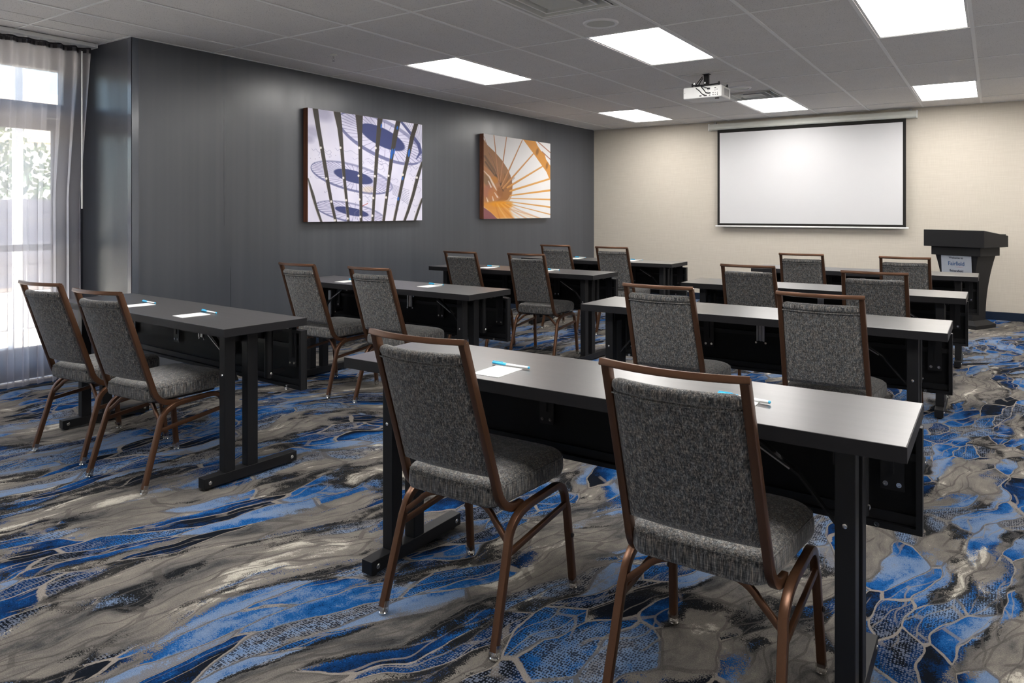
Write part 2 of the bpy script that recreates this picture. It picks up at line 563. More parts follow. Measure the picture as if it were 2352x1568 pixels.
def arc(p0, p1, p2, n=6):
    """quadratic bend from p0 round corner p1 to p2"""
    p0, p1, p2 = Vector(p0), Vector(p1), Vector(p2)
    return [(1 - t) ** 2 * p0 + 2 * t * (1 - t) * p1 + t * t * p2 for t in [i / n for i in range(n + 1)]]


def rounded_outline(x0, x1, y0, y1, rads, n=6):
    """outline, corners in order (x1,y0),(x1,y1),(x0,y1),(x0,y0)"""
    out = []
    cs = [((x1, y0), (-1, 1), -90), ((x1, y1), (-1, -1), 0), ((x0, y1), (1, -1), 90), ((x0, y0), (1, 1), 180)]
    for (c, s, a0), r in zip(cs, rads):
        for i in range(n + 1):
            a = R(a0 + 90 * i / n)
            out.append((c[0] + s[0] * r + r * math.cos(a), c[1] + s[1] * r + r * math.sin(a)))
    return out

# ------------------------------------------------------------------ room shell
XL, XR, YF, YB, H = -5.37, 2.45, 10.40, -1.3, 2.606
XW, YC = -6.10, 2.90                                # window wall plane, return wall plane

structure(obj('floor', boxes((XW - 0.12, XR + 0.1, YB - 0.1, YF + 0.1, -0.12, 0.0)), M['carpet']))
structure(obj('wall_left', boxes((XL - 0.20, XL, YC, YF + 0.1, 0.0, H + 0.15)), M['dark_wall']))
structure(obj('wall_return', boxes((XW - 0.12, XL - 0.20, YC, YC + 0.15, 0.0, H + 0.15)), M['dark_wall']))
structure(obj('wall_far', boxes((XL, XR + 0.1, YF, YF + 0.12, 0.0, H + 0.15)), M['beige']))
structure(obj('wall_right', boxes((XR, XR + 0.12, YB - 0.1, YF, 0.0, H + 0.15)), M['light_wall']))
structure(obj('wall_back', boxes((XW - 0.12, XR, YB - 0.12, YB, 0.0, H + 0.15)), M['light_wall']))
structure(obj('wall_window', boxes((XW - 0.12, XW, YB, YC, 2.42, H + 0.15)), M['dark_wall']))

structure(obj('baseboard_far', boxes((XL, XR, YF - 0.012, YF, 0.0, 0.098), bevel=0.003), M['navy']))
structure(obj('baseboard_left', boxes((XL, XL + 0.012, YC, YF - 0.012, 0.0, 0.098), bevel=0.003), M['navy']))
structure(obj('baseboard_right', boxes((XR - 0.012, XR, YB, YF - 0.012, 0.0, 0.098), bevel=0.003), M['navy']))
structure(obj('baseboard_return', boxes((XW, XL, YC - 0.012, YC, 0.0, 0.098), bevel=0.003), M['navy']))
g = bmesh.new()
box(g, XL - 0.052, XL + 0.003, YC - 0.003, YC, 0.10, H)
box(g, XL, XL + 0.003, YC - 0.003, YC + 0.052, 0.10, H)
structure(obj('trim_1', g, M['guard']))

# suspended ceiling: backing slab, tiles, tees
ceil = structure(obj('ceiling', boxes((XW - 0.12, XR + 0.1, YB - 0.1, YF + 0.1, H + 0.15, H + 0.25)), M['plaster']))
GX, GY, TX, TY = -5.0070, 3.5638, 0.6096, 1.2520

def gx(k):
    return GX + k * TX

def gy(j):
    return GY + j * TY

LIGHTS = [(a, b) for a in (1, 4, 7, 10) for b in (-2, 1, 4)]
DIFF_AT = {(4, 0): 0, (4, 3): 1}       # half (0 near, 1 far) taken by the air diffuser; a speaker has the other half
PROJ_AT = (4, 2)
tile_cache = {}

def tile_mesh(w, l):
    key = (round(w, 3), round(l, 3))
    if key not in tile_cache:
        bm = bmesh.new()
        box(bm, 0.006, w - 0.006, 0.006, l - 0.006, 0.0, 0.016)
        tile_cache[key] = mesh_of(bm, 'ceiling_tile')
        tile_cache[key].materials.append(M['tile'])
    return tile_cache[key]

def lay_tiles(xa, xb, ya, yb):
    for k in range(-3, 14):
        for j in range(-7, 7):
            x0, x1, y0, y1 = max(gx(k), xa), min(gx(k + 1), xb), max(gy(j), ya), min(gy(j + 1), yb)
            if x1 - x0 < 0.03 or y1 - y0 < 0.03 or (k, j) in LIGHTS:
                continue
            cells = [(x0, x1, y0, y1)]
            if (k, j) in DIFF_AT or (k, j) == PROJ_AT:
                ym = (gy(j) + gy(j + 1)) / 2
                cells = [(x0, x1, y0, ym), (x0, x1, ym, y1)]
                if (k, j) in DIFF_AT:
                    cells.pop(DIFF_AT[(k, j)])
            for a, b, c, d in cells:
                link('ceiling_tile', tile_mesh(b - a, d - c), ceil, loc=(a, c, H + 0.004))

lay_tiles(XL, XR, YB, YF)
lay_tiles(XW, XL, YB, YC)

def tee(x0, x1, y0, y1):
    bm = bmesh.new()
    box(bm, x0, x1, y0, y1, H - 0.001, H + 0.003)
    xm, ym = (x0 + x1) / 2, (y0 + y1) / 2
    if x1 - x0 < y1 - y0:
        box(bm, xm - 0.002, xm + 0.002, y0, y1, H + 0.003, H + 0.03)
    else:
        box(bm, x0, x1, ym - 0.002, ym + 0.002, H + 0.003, H + 0.03)
    obj('ceiling_tee', bm, M['tee'], ceil)

for k in range(-2, 13):
    x = gx(k)
    if XW < x < XR:
        tee(x - 0.012, x + 0.012, YB, YF if x > XL else YC)
for j in range(-5, 6):
    y = gy(j)
    for k in range(-2, 13):
        x0, x1 = max(gx(k) + 0.012, (XW if y < YC else XL)), min(gx(k + 1) - 0.012, XR)
        if x1 - x0 > 0.05:
            tee(x0, x1, y - 0.0075, y + 0.0075)
for (k, j) in list(DIFF_AT) + [PROJ_AT]:
    ym = (gy(j) + gy(j + 1)) / 2
    tee(gx(k) + 0.012, gx(k + 1) - 0.012, ym - 0.0075, ym + 0.0075)
# wall angle along the walls
wa = bmesh.new()
box(wa, XL, XR, YF - 0.022, YF, H - 0.001, H + 0.003)
box(wa, XL, XL + 0.022, YC, YF - 0.022, H - 0.001, H + 0.003)
box(wa, XW, XL + 0.022, YC - 0.022, YC, H - 0.001, H + 0.003)
box(wa, XR - 0.022, XR, YB, YF, H - 0.001, H + 0.003)
obj('wall_angle', wa, M['tee'], ceil)

# ------------------------------------------------------------------ glazed wall with door
def glazed_frame(parent, y0, y1, z0, z1, t=0.055, name='frame_member', x=XW - 0.05, d=0.05):
    for b in ((x - d, x + d, y0, y0 + t, z0, z1), (x - d, x + d, y1 - t, y1, z0, z1),
              (x - d, x + d, y0 + t, y1 - t, z0, z0 + t), (x - d, x + d, y0 + t, y1 - t, z1 - t, z1)):
        obj(name, boxes(b, bevel=0.003), M['frame'], parent)

def empty(name, loc=(0, 0, 0)):
    o = bpy.data.objects.new(name, None)
    o.empty_display_size = 0.1
    C.objects.link(o)
    o.location = loc
    return o

xg = XW - 0.05
# door leaf and its frame
d1 = structure(empty('door_1'))
DY0, DY1 = 1.86, 2.775
obj('jamb', boxes((xg - 0.05, xg + 0.05, DY1, YC, 0.0, 2.42), bevel=0.003), M['frame'], d1)
obj('jamb', boxes((xg - 0.05, xg + 0.05, DY0 - 0.07, DY0, 0.0, 2.42), bevel=0.003), M['frame'], d1)
obj('header', boxes((xg - 0.05, xg + 0.05, DY0, DY1, 2.03, 2.115), bevel=0.003), M['frame'], d1)
leaf = bmesh.new()
for b in ((DY0 + 0.004, DY0 + 0.09, 0.022, 2.024), (DY1 - 0.085, DY1 - 0.004, 0.022, 2.024), (DY0 + 0.09, DY1 - 0.085, 0.022, 0.262),
          (DY0 + 0.09, DY1 - 0.085, 1.93, 2.024), (DY0 + 0.09, DY1 - 0.085, 1.002, 1.048)):
    box(leaf, xg - 0.022, xg + 0.022, b[0], b[1], b[2], b[3], bevel=0.002)
lf = obj('door_leaf', leaf, M['frame'], d1)
obj('pane', boxes((xg - 0.003, xg + 0.003, DY0 + 0.09, DY1 - 0.085, 0.262, 1.002)), M['glass'], lf)
obj('pane', boxes((xg - 0.003, xg + 0.003, DY0 + 0.09, DY1 - 0.085, 1.048, 1.93)), M['glass'], lf)
cl = bmesh.new()
box(cl, xg + 0.05, xg + 0.105, 2.45, 2.72, 2.04, 2.095, bevel=0.004)
box(cl, xg + 0.06, xg + 0.075, 2.02, 2.62, 2.012, 2.026)
obj('door_closer', cl, M['steel'], d1)
obj('push_bar', boxes((xg + 0.035, xg + 0.075, DY0 + 0.03, DY1 - 0.03, 1.0, 1.05), bevel=0.006), M['frame'], d1)
obj('threshold', boxes((xg - 0.07, xg + 0.07, DY0, DY1, 0.0, 0.012)), M['steel'], d1)
# transom over the door
w1 = structure(empty('window_1'))
glazed_frame(w1, DY0, DY1, 2.115, 2.42, 0.02)
obj('pane', boxes((xg - 0.003, xg + 0.003, DY0 + 0.02, DY1 - 0.02, 2.135, 2.40)), M['glass'], w1)
# the bays towards the camera
yy = DY0 - 0.07
for n in range(2, 4):
    w = structure(empty('window_%d' % n))
    y1, y0 = yy, max(yy - 1.55, YB)
    glazed_frame(w, y0, y1, 0.0, 2.42, 0.06)
    obj('transom_bar', boxes((xg - 0.05, xg + 0.05, y0 + 0.06, y1 - 0.06, 2.03, 2.115), bevel=0.003), M['frame'], w)
    obj('sill_bar', boxes((xg - 0.05, xg + 0.05, y0 + 0.06, y1 - 0.06, 0.06, 0.26), bevel=0.003), M['frame'], w)
    obj('pane', boxes((xg - 0.003, xg + 0.003, y0 + 0.06, y1 - 0.06, 0.26, 2.03)), M['glass'], w)
    obj('pane', boxes((xg - 0.003, xg + 0.003, y0 + 0.06, y1 - 0.06, 2.115, 2.36)), M['glass'], w)
    yy = y0

# ------------------------------------------------------------------ outside
structure(obj('patio_ground', boxes((-40, XW - 0.12, -30, 40, -0.14, -0.02)), M['concrete']))
fence = thing('patio_fence', 'grey board fence standing beyond the patio outside the glass door', 'fence', (-13.2, 0, -0.02))
for i in range(90):
    y = -8 + i * 0.2
    if -2 < y < 9.5:
        obj('board', boxes((-0.012, 0.012, y, y + 0.188, 0.05, 1.52 + 0.01 * math.sin(i * 2.3))), M['fence'], fence)
for i in range(5):
    y = -1.6 + i * 2.6
    obj('post', boxes((0.013, 0.10, y, y + 0.09, 0.0, 1.58)), M['fence'], fence)
obj('rail', boxes((0.013, 0.05, -2, 9.5, 0.35, 0.44)), M['fence'], fence)
obj('rail', boxes((0.013, 0.05, -2, 9.5, 1.2, 1.29)), M['fence'], fence)

def bush(name, label, loc, rad, hgt, seed, cat='tree'):
    t = thing(name, label, cat, loc)
    rnd = random.Random(seed)
    bm = bmesh.new()
    for _ in range(1500):
        th, ph, rr = rnd.uniform(0, 2 * PI), math.acos(rnd.uniform(-0.6, 1)), rnd.uniform(0.55, 1.0)
        c = Vector((rad * rr * math.sin(ph) * math.cos(th), rad * rr * math.sin(ph) * math.sin(th), hgt - rad + rad * rr * math.cos(ph)))
        s = rnd.uniform(0.05, 0.11)
        a = Vector((rnd.uniform(-1, 1), rnd.uniform(-1, 1), rnd.uniform(-1, 1))).normalized()
        b = a.orthogonal().normalized()
        bm.faces.new([bm.verts.new(c + a * s), bm.verts.new(c + b * s * 0.5), bm.verts.new(c - a * s), bm.verts.new(c - b * s * 0.5)])
    cr = obj('crown', bm, M['leaf'], t)
    cr['kind'] = 'stuff'
    obj('trunk', tube(bmesh.new(), [(0, 0, 0), (0.03, 0, hgt * 0.4), (0, 0.02, hgt - rad * 0.6)], [0.10, 0.07, 0.03], 8), M['bark'], t)

bush('garden_tree', 'pale green leafy tree beyond the fence, seen through the sheer curtain', (-15.5, 5.6, -0.02), 1.5, 3.0, 3)
bush('garden_tree', 'second leafy tree beyond the fence, further along it to the left', (-15.2, 2.2, -0.02), 1.3, 2.7, 8)
hs = thing('neighbour_building', 'low white stucco building with tan roof behind the trees outside', 'building', (-24, 9, -0.02))
obj('wall', boxes((-3, 3, -9, 7, 0.0, 3.1)), M['stucco'], hs)
rf = bmesh.new()
vs = [rf.verts.new(p) for p in ((-3.6, -9.6, 3.1), (3.6, -9.6, 3.1), (3.6, 7.6, 3.1), (-3.6, 7.6, 3.1), (0, -9.6, 4.9), (0, 7.6, 4.9))]
for f in ((0, 1, 2, 3), (0, 1, 4), (2, 3, 5), (1, 2, 5, 4), (3, 0, 4, 5)):
    rf.faces.new([vs[i] for i in f])
obj('roof', rf, M['tan'], hs)
pl = thing('patio_planter', 'low white planter box on the patio outside the door', 'planter', (-9.3, 3.75, -0.02))
obj('box', boxes((-0.25, 0.25, -0.5, 0.5, 0.0, 0.42), bevel=0.01), M['stucco'], pl)
obj('soil', boxes((-0.22, 0.22, -0.47, 0.47, 0.42, 0.43)), M['bark'], pl)
po = thing('patio_post', 'square white post of the porch outside the glass door', 'post', (-7.9, 3.15, -0.02))
obj('shaft', boxes((-0.035, 0.035, -0.035, 0.035, 0.0, 2.9), bevel=0.004), M['stucco'], po)
obj('base', boxes((-0.06, 0.06, -0.06, 0.06, 0.0, 0.18), bevel=0.006), M['stucco'], po)

# ------------------------------------------------------------------ curtain
ct = thing('sheer_curtain', 'sheer grey floor-length curtain hanging before the glass door', 'curtain', (-5.86, 2.85, 0.0))

def curtain_mesh(z0, z1, y_len, mat_thick=0.0):
    ny, nz = 560, 26
    verts, faces = [], []
    rnd = random.Random(5)
    ph = [rnd.uniform(-0.5, 0.5) for _ in range(80)]
    for iz in range(nz + 1):
        z = z0 + (z1 - z0) * iz / nz
        q = (H - z) / H
        for iy in range(ny + 1):
            s = iy / ny * y_len
            taper = 0.085 * min(1.0, q * 2.2) * math.exp(-s * 1.6)
            k = s / 0.105
            wob = ph[int(k) % 80]
            amp = 0.036 * (0.8 + 0.35 * math.sin(k * 0.9 + 1.0)) * (0.75 + 0.5 * q)
            x = amp * math.sin(2 * PI * k + wob * q * 1.6) + 0.012 * q * math.sin(3.1 * k)
            y = -s - taper - 0.018 * q * math.sin(4 * PI * k + wob)
            verts.append((x, y, z))
    for iz in range(nz):
        for iy in range(ny):
            a = iz * (ny + 1) + iy
            faces.append((a, a + 1, a + ny + 2, a + ny + 1))
    me = bpy.data.meshes.new('curtain_cloth')
    me.from_pydata(verts, [], faces)
    for p in me.polygons:
        p.use_smooth = True
    me.materials.append(M['sheer'])
    return me

link('cloth', curtain_mesh(0.035, 2.555, 3.9), ct)
tp = link('header_tape', curtain_mesh(2.525, 2.567, 3.9), ct)
tp.data.materials.clear()
tp.data.materials.append(M['rubber'])
wd = bmesh.new()
tube(wd, [(0.06, -0.10, 2.525), (0.06, -0.10, 1.32)], 0.006, 8)
obj('draw_wand', wd, M['white_plastic'], ct)
tr = thing('curtain_track', 'white curtain track fixed to the ceiling along the window', 'curtain track', (-5.86, 2.86, H))
tk = bmesh.new()
box(tk, -0.05, 0.05, -5.9, 0.0, -0.030, 0.0, bevel=0.006)
obj('rail', tk, M['white_plastic'], tr)
obj('end_cap', boxes((-0.055, 0.055, 0.0, 0.012, -0.036, 0.0), bevel=0.003), M['white_plastic'], tr)
for i in range(40):
    s = 0.05 + i * 0.105
    obj('carrier', boxes((-0.008, 0.008, -s - 0.008, -s + 0.008, -0.037, -0.030)), M['white_plastic'], tr)

# ------------------------------------------------------------------ ceiling fittings
names_l = {(1, 1): 'lit square-edged ceiling light panel nearest the large purple picture',
           (4, 1): 'large lit ceiling light panel just before the projector',
           (7, 1): 'lit ceiling light panel cut by the top edge of the photo at upper right',
           (1, 4): 'lit ceiling light panel far away, nearest the corner of dark and beige walls',
           (4, 4): 'lit ceiling light panel directly behind the projector, before the screen',
           (7, 4): 'small lit ceiling light panel at far right, in front of the beige wall'}
frame_me = None
for (k, j) in LIGHTS:
    if gx(k) > XR - 0.3 or gy(j) < YB - 0.2:
        continue
    lab = names_l.get((k, j), 'lit ceiling light panel outside the photo, in column %s, row %s from the back' % ('abcdefghijklm'[k], 'abcdefghijklm'[j + 5]))
    y0 = max(gy(j), YB)
    t = thing('ceiling_light', lab, 'ceiling light', (gx(k) + TX / 2, (y0 + gy(j + 1)) / 2, H), 0, 'recessed ceiling light panels')
    hx, hy = TX / 2 - 0.013, (gy(j + 1) - y0) / 2 - 0.009
    fr = bmesh.new()
    e = 0.016
    for b in ((-hx, -hx + e, -hy, hy), (hx - e, hx, -hy, hy), (-hx + e, hx - e, -hy, -hy + e), (-hx + e, hx - e, hy - e, hy)):
        box(fr, b[0], b[1], b[2], b[3], 0.002, 0.035)
    obj('frame', fr, M['tee'], t)
    df = bmesh.new()
    box(df, -hx + e, hx - e, -hy + e, hy - e, 0.006, 0.012)
    obj('diffuser', df, M['diffuser'], t)

def air_diffuser(k, j, half, label):
    cy = gy(j) + TY * (0.25 + 0.5 * half)
    t = thing('air_diffuser', label, 'air vent', (gx(k) + TX / 2, cy, H), 0, 'square ceiling air diffusers')
    hw, hd = TX / 2 - 0.013, TY / 4 - 0.009

    def ring(bm, a, b, z0, z1, th=0.004):
        # a square sloping blade from half-size a (height z0) to b (height z1)
        q = []
        for (s, z) in ((a, z0), (b, z1)):
            for dz in (0, th):
                q.append([bm.verts.new((sx * hw * s, sy * hd * s, z + dz)) for sx, sy in ((-1, -1), (1, -1), (1, 1), (-1, 1))])
        o0, o1, i0, i1 = q
        for A, B in ((o0, i0), (i1, o1), (o1, o0), (i0, i1)):
            for n in range(4):
                bm.faces.new((A[n], A[(n + 1) % 4], B[(n + 1) % 4], B[n]))
    b0 = bmesh.new()
    ring(b0, 0.999, 0.90, 0.001, 0.002)
    obj('frame', b0, M['diffuser_metal'], t)
    for a, b in ((0.88, 0.70), (0.64, 0.50)):
        bb = bmesh.new()
        ring(bb, a, b, -0.004, 0.055)
        obj('blade', bb, M['diffuser_metal'], t, smooth=False)
        lip = bmesh.new()
        ring(lip, a + 0.012, a - 0.012, -0.006, -0.006, 0.004)
        obj('lip', lip, M['tee'], t)
    cn = bmesh.new()
    vs0 = [cn.verts.new((sx * hw * 0.42, sy * hd * 0.42, -0.006)) for sx, sy in ((-1, -1), (1, -1), (1, 1), (-1, 1))]
    ap = [cn.verts.new((sx * hw * 0.06, sy * hd * 0.06, 0.022)) for sx, sy in ((-1, -1), (1, -1), (1, 1), (-1, 1))]
    for n in range(4):
        cn.faces.new((vs0[n], vs0[(n + 1) % 4], ap[(n + 1) % 4], ap[n]))
    cn.faces.new(ap)
    obj('centre_plate', cn, M['diffuser_metal'], t)
    bk = bmesh.new()
    box(bk, -hw, hw, -hd, hd, 0.085, 0.092)
    obj('duct_back', bk, M['dark_void'], t)
    wl = bmesh.new()
    ring(wl, 0.92, 0.96, 0.006, 0.084, 0.002)
    obj('duct_collar', wl, M['dark_void'], t)

air_diffuser(4, 0, 0, 'square air diffuser cut by the top edge of the photo')
air_diffuser(4, 3, 1, 'square air diffuser just behind the projector, beside a lit panel')

def speaker(x, y, label):
    t = thing('ceiling_speaker', label, 'speaker', (x, y, H), 0, 'round ceiling speakers')
    b = bmesh.new()
    seg = 40
    prof = [(0.098, 0.0035), (0.098, -0.004), (0.102, -0.007), (0.118, -0.006), (0.125, 0.0035)]
    rings = [[b.verts.new((r * math.cos(2 * PI * i / seg), r * math.sin(2 * PI * i / seg), z)) for i in range(seg)] for r, z in prof]
    for A, B in zip(rings, rings[1:]):
        for i in range(seg):
            b.faces.new((A[i], A[(i + 1) % seg], B[(i + 1) % seg], B[i]))
    obj('rim', b, M['tee'], t, smooth=True)
    obj('grille', lathe(bmesh.new(), [(0.0975, 0.0035), (0.0975, -0.0015), (0.05, -0.003), (0.002, -0.003)], seg=40), M['diffuser_metal'], t, smooth=True)

speaker(-2.275, 4.508, 'round speaker grille flush in the ceiling between the near air diffuser and a lit panel')
speaker(-2.250, 7.70, 'round speaker grille flush in the ceiling just behind the projector')

sp = thing('sprinkler_head', 'small fire sprinkler head poking from the ceiling above the dark wall', 'sprinkler', (-4.585, 4.17, H))
obj('escutcheon', lathe(bmesh.new(), [(0.03, 0.003), (0.03, -0.004), (0.012, -0.012)], seg=20), M['white'], sp, smooth=True)
s2 = bmesh.new()
tube(s2, [(0, 0, -0.01), (0, 0, -0.03)], 0.006, 8)
tube(s2, [(-0.006, 0, -0.028), (-0.012, 0, -0.04), (0, 0, -0.052)], 0.002, 6)
tube(s2, [(0.006, 0, -0.028), (0.012, 0, -0.04), (0, 0, -0.052)], 0.002, 6)
obj('body', s2, M['chrome'], sp, smooth=True)
obj('deflector', lathe(bmesh.new(), [(0.014, -0.051), (0.014, -0.053)], seg=14), M['chrome'], sp)

# ------------------------------------------------------------------ projector
pj = thing('projector', 'white projector hanging from the ceiling on a black mount', 'projector', (-2.278, 6.735, 0.0))
pb = bmesh.new()
box(pb, -0.182, 0.188, -0.135, 0.135, 2.362, 2.472, bevel=0.012, seg=3)
body = obj('body', pb, M['white_plastic'], pj, smooth=True)
obj('port_panel', boxes((-0.03, 0.165, -0.1375, -0.134, 2.372, 2.462)), M['white_plastic'], body)
pts = bmesh.new()
rnd = random.Random(2)
for (x, z, w, h) in ((-0.012, 2.382, 0.022, 0.010), (0.018, 2.382, 0.006, 0.006), (0.036, 2.382, 0.026, 0.012), (0.075, 2.382, 0.014, 0.008),
                     (0.108, 2.384, 0.008, 0.008), (0.128, 2.384, 0.007, 0.007), (0.148, 2.385, 0.009, 0.009), (0.108, 2.402, 0.008, 0.008),
                     (0.128, 2.402, 0.006, 0.006), (0.148, 2.402, 0.006, 0.006), (0.07, 2.402, 0.028, 0.012), (0.066, 2.444, 0.028, 0.018),
                     (0.128, 2.446, 0.016, 0.008), (0.145, 2.432, 0.010, 0.005), (0.125, 2.424, 0.014, 0.004), (0.06, 2.422, 0.006, 0.005),
                     (-0.165, 2.416, 0.004, 0.004)):
    box(pts, x - w / 2, x + w / 2, -0.1385, -0.133, z - h / 2, z + h / 2)
obj('sockets', pts, M['rubber'], body)
vt = bmesh.new()
for i in range(9):
    box(vt, 0.186, 0.1895, -0.06 + i * 0.016, -0.052 + i * 0.016, 2.385, 2.45)
obj('vent_slots', vt, M['steel'], body)
ln = bmesh.new()
lathe(ln, [(0.045, 0.13), (0.045, 0.155), (0.036, 0.16), (0.034, 0.15)], (-0.08, 0, 2.418), 24, 'Y')
obj('lens', ln, M['rubber'], body, smooth=True)
obj('foot', boxes((0.11, 0.145, -0.09, -0.075, 2.352, 2.363)), M['rubber'], body)
mt = bmesh.new()
box(mt, -0.022, 0.022, -0.022, 0.022, 2.50, H, bevel=0.004)
box(mt, -0.032, 0.032, -0.032, 0.032, H - 0.004, H)
obj('mount_pole', mt, M['black_metal'], pj)
ar = bmesh.new()
box(ar, -0.085, 0.03, -0.05, 0.03, 2.483, 2.503, bevel=0.003)
for a, b in (((-0.07, -0.03), (-0.10, -0.11)), ((0.01, -0.03), (0.15, -0.10)), ((0.02, 0.02), (0.16, 0.12)), ((-0.07, 0.02), (-0.14, 0.11))):
    sweep(ar, [(a[0], a[1], 2.495), (b[0], b[1], 2.490)], 0.008, 0.022, side=(0, 0, 1))
    tube(ar, [(b[0], b[1], 2.508), (b[0], b[1], 2.466)], 0.008, 10)
obj('mount_bracket', ar, M['black_metal'], pj)
for x in (-0.10, 0.004):
    obj('knob', lathe(bmesh.new(), [(0.006, 2.508), (0.007, 2.520), (0.003, 2.524)], (x, -0.06, 0), 12), M['chrome'], pj)
cb = bmesh.new()
tube(cb, [(-0.03, -0.03, 2.58), (-0.055, -0.05, 2.54), (-0.08, -0.07, 2.50), (-0.06, -0.13, 2.46), (-0.02, -0.155, 2.43), (0.01, -0.150, 2.395), (0.035, -0.14, 2.384)], 0.0045, 8)
tube(cb, [(-0.03, -0.03, 2.56), (-0.05, -0.06, 2.51), (-0.02, -0.12, 2.48), (0.02, -0.155, 2.44), (0.045, -0.155, 2.405), (0.07, -0.14, 2.402)], 0.0045, 8)
tube(cb, [(-0.03, -0.02, 2.57), (-0.06, -0.06, 2.50), (0.0, -0.14, 2.47), (0.04, -0.16, 2.455), (0.066, -0.14, 2.445)], 0.0035, 8)
obj('cables', cb, M['rubber'], pj, smooth=True)

# ------------------------------------------------------------------ projection screen
sc = thing('projection_screen', 'white pull-down projection screen with black border on the beige wall', 'screen', (-2.13, YF, 0.0))
cs = bmesh.new()
prof = [(0.0, 0.0), (0.085, 0.004), (0.098, 0.02), (0.098, 0.045), (0.088, 0.07), (0.085, 0.088), (0.0, 0.088)]
zc = 2.475
v0 = [cs.verts.new((-1.325, -y, zc + z)) for y, z in prof]
v1 = [cs.verts.new((1.325, -y, zc + z)) for y, z in prof]
for i in range(len(prof)):
    cs.faces.new((v0[i], v0[(i + 1) % len(prof)], v1[(i + 1) % len(prof)], v1[i]))
cs.faces.new(v0)
cs.faces.new(v1[::-1])
case = obj('casing', cs, M['white'], sc)
for s in (-1, 1):
    obj('end_cap', boxes((s * 1.325 - 0.006, s * 1.325 + 0.006, -0.102, -0.001, zc - 0.004, zc + 0.094), bevel=0.004), M['white_plastic'], case)
    obj('hanger', boxes((s * 1.25 - 0.015, s * 1.25 + 0.015, -0.03, -0.001, zc + 0.088, zc + 0.12)), M['steel'], case)
obj('maker_plate', boxes((1.13, 1.20, -0.0995, -0.097, zc + 0.028, zc + 0.040)), M['diffuser_metal'], case)
SW = 1.203
z0, z1 = 1.100, 2.475
obj('fabric', boxes((-SW, SW, -0.070, -0.068, z0, z1)), M['screen_border'], sc)
obj('projection_surface', boxes((-SW + 0.033, SW - 0.036, -0.0725, -0.0701, z0 + 0.030, z1 - 0.045)), M['screen'], sc)
obj('bottom_bar', boxes((-SW - 0.03, SW + 0.03, -0.080, -0.060, z0 - 0.020, z0), bevel=0.004), M['white_plastic'], sc)

# ------------------------------------------------------------------ pictures on the dark wall
def homography(q):
    (x0, y0), (x1, y1), (x2, y2), (x3, y3) = q           # unit square (0,0),(1,0),(1,1),(0,1)
    dx1, dx2, sx = x1 - x2, x3 - x2, x0 - x1 + x2 - x3
    dy1, dy2, sy = y1 - y2, y3 - y2, y0 - y1 + y2 - y3
    den = dx1 * dy2 - dx2 * dy1
    g_ = (sx * dy2 - dx2 * sy) / den
    h_ = (dx1 * sy - sx * dy1) / den
    return x1 - x0 + g_ * x1, x3 - x0 + h_ * x3, x0, y1 - y0 + g_ * y1, y3 - y0 + h_ * y3, y0, g_, h_

class Paint:
    """flat print drawn on a drafting sheet: coordinates are sheet units, colours sRGB"""
    def __init__(self, nu, nv, quad):
        u, v = np.meshgrid(np.linspace(0, 1, nu), np.linspace(0, 1, nv))
        a, b, c, d, e, f, g_, h_ = homography(quad)
        w = g_ * u + h_ * v + 1
        self.x, self.y = (a * u + b * v + c) / w, (d * u + e * v + f) / w
        self.im = np.zeros((nv, nu, 3))

    def over(self, alpha, col):
        self.im += (np.array(col) / 255.0 - self.im) * np.clip(alpha, 0, 1)[..., None]

    def line(self, pts, w, col, soft=2.0, a=1.0):
        d = np.full(self.x.shape, 1e9)
        ww = w if hasattr(w, '__len__') else [w] * len(pts)
        for (p, q, w0, w1) in zip(pts, pts[1:], ww, ww[1:]):
            dx, dy = q[0] - p[0], q[1] - p[1]
            t = np.clip(((self.x - p[0]) * dx + (self.y - p[1]) * dy) / (dx * dx + dy * dy + 1e-9), 0, 1)
            dd = np.hypot(self.x - p[0] - t * dx, self.y - p[1] - t * dy) - (w0 + (w1 - w0) * t) / 2
            d = np.minimum(d, dd)
        self.over(a * np.clip(0.5 - d / soft, 0, 1), col)

    def ell(self, cx, cy, rx, ry, ang, col, soft=0.06, a=1.0):
        c, s = math.cos(R(ang)), math.sin(R(ang))
        X, Y = (self.x - cx) * c + (self.y - cy) * s, -(self.x - cx) * s + (self.y - cy) * c
        r = np.hypot(X / rx, Y / ry)
        self.over(a * np.clip(0.5 - (r - 1) / soft, 0, 1), col)

    def poly(self, pts, col, soft=3.0, a=1.0):
        inside = np.zeros(self.x.shape, bool)
        d = np.full(self.x.shape, 1e9)
        n = len(pts)
        for i in range(n):
            (x0, y0), (x1, y1) = pts[i], pts[(i + 1) % n]
            cond = ((y0 > self.y) != (y1 > self.y)) & (self.x < (x1 - x0) * (self.y - y0) / (y1 - y0 + 1e-12) + x0)
            inside ^= cond
            dx, dy = x1 - x0, y1 - y0
            t = np.clip(((self.x - x0) * dx + (self.y - y0) * dy) / (dx * dx + dy * dy + 1e-9), 0, 1)
            d = np.minimum(d, np.hypot(self.x - x0 - t * dx, self.y - y0 - t * dy))
        sd = np.where(inside, -d, d)
        self.over(a * np.clip(0.5 - sd / soft, 0, 1), col)


def ell_pts(cx, cy, rx, ry, ang, a0, a1, n=28):
    c, s = math.cos(R(ang)), math.sin(R(ang))
    out = []
    for i in range(n + 1):
        a = R(a0 + (a1 - a0) * i / n)
        X, Y = rx * math.cos(a), ry * math.sin(a)
        out.append((cx + X * c - Y * s, cy + X * s + Y * c))
    return out


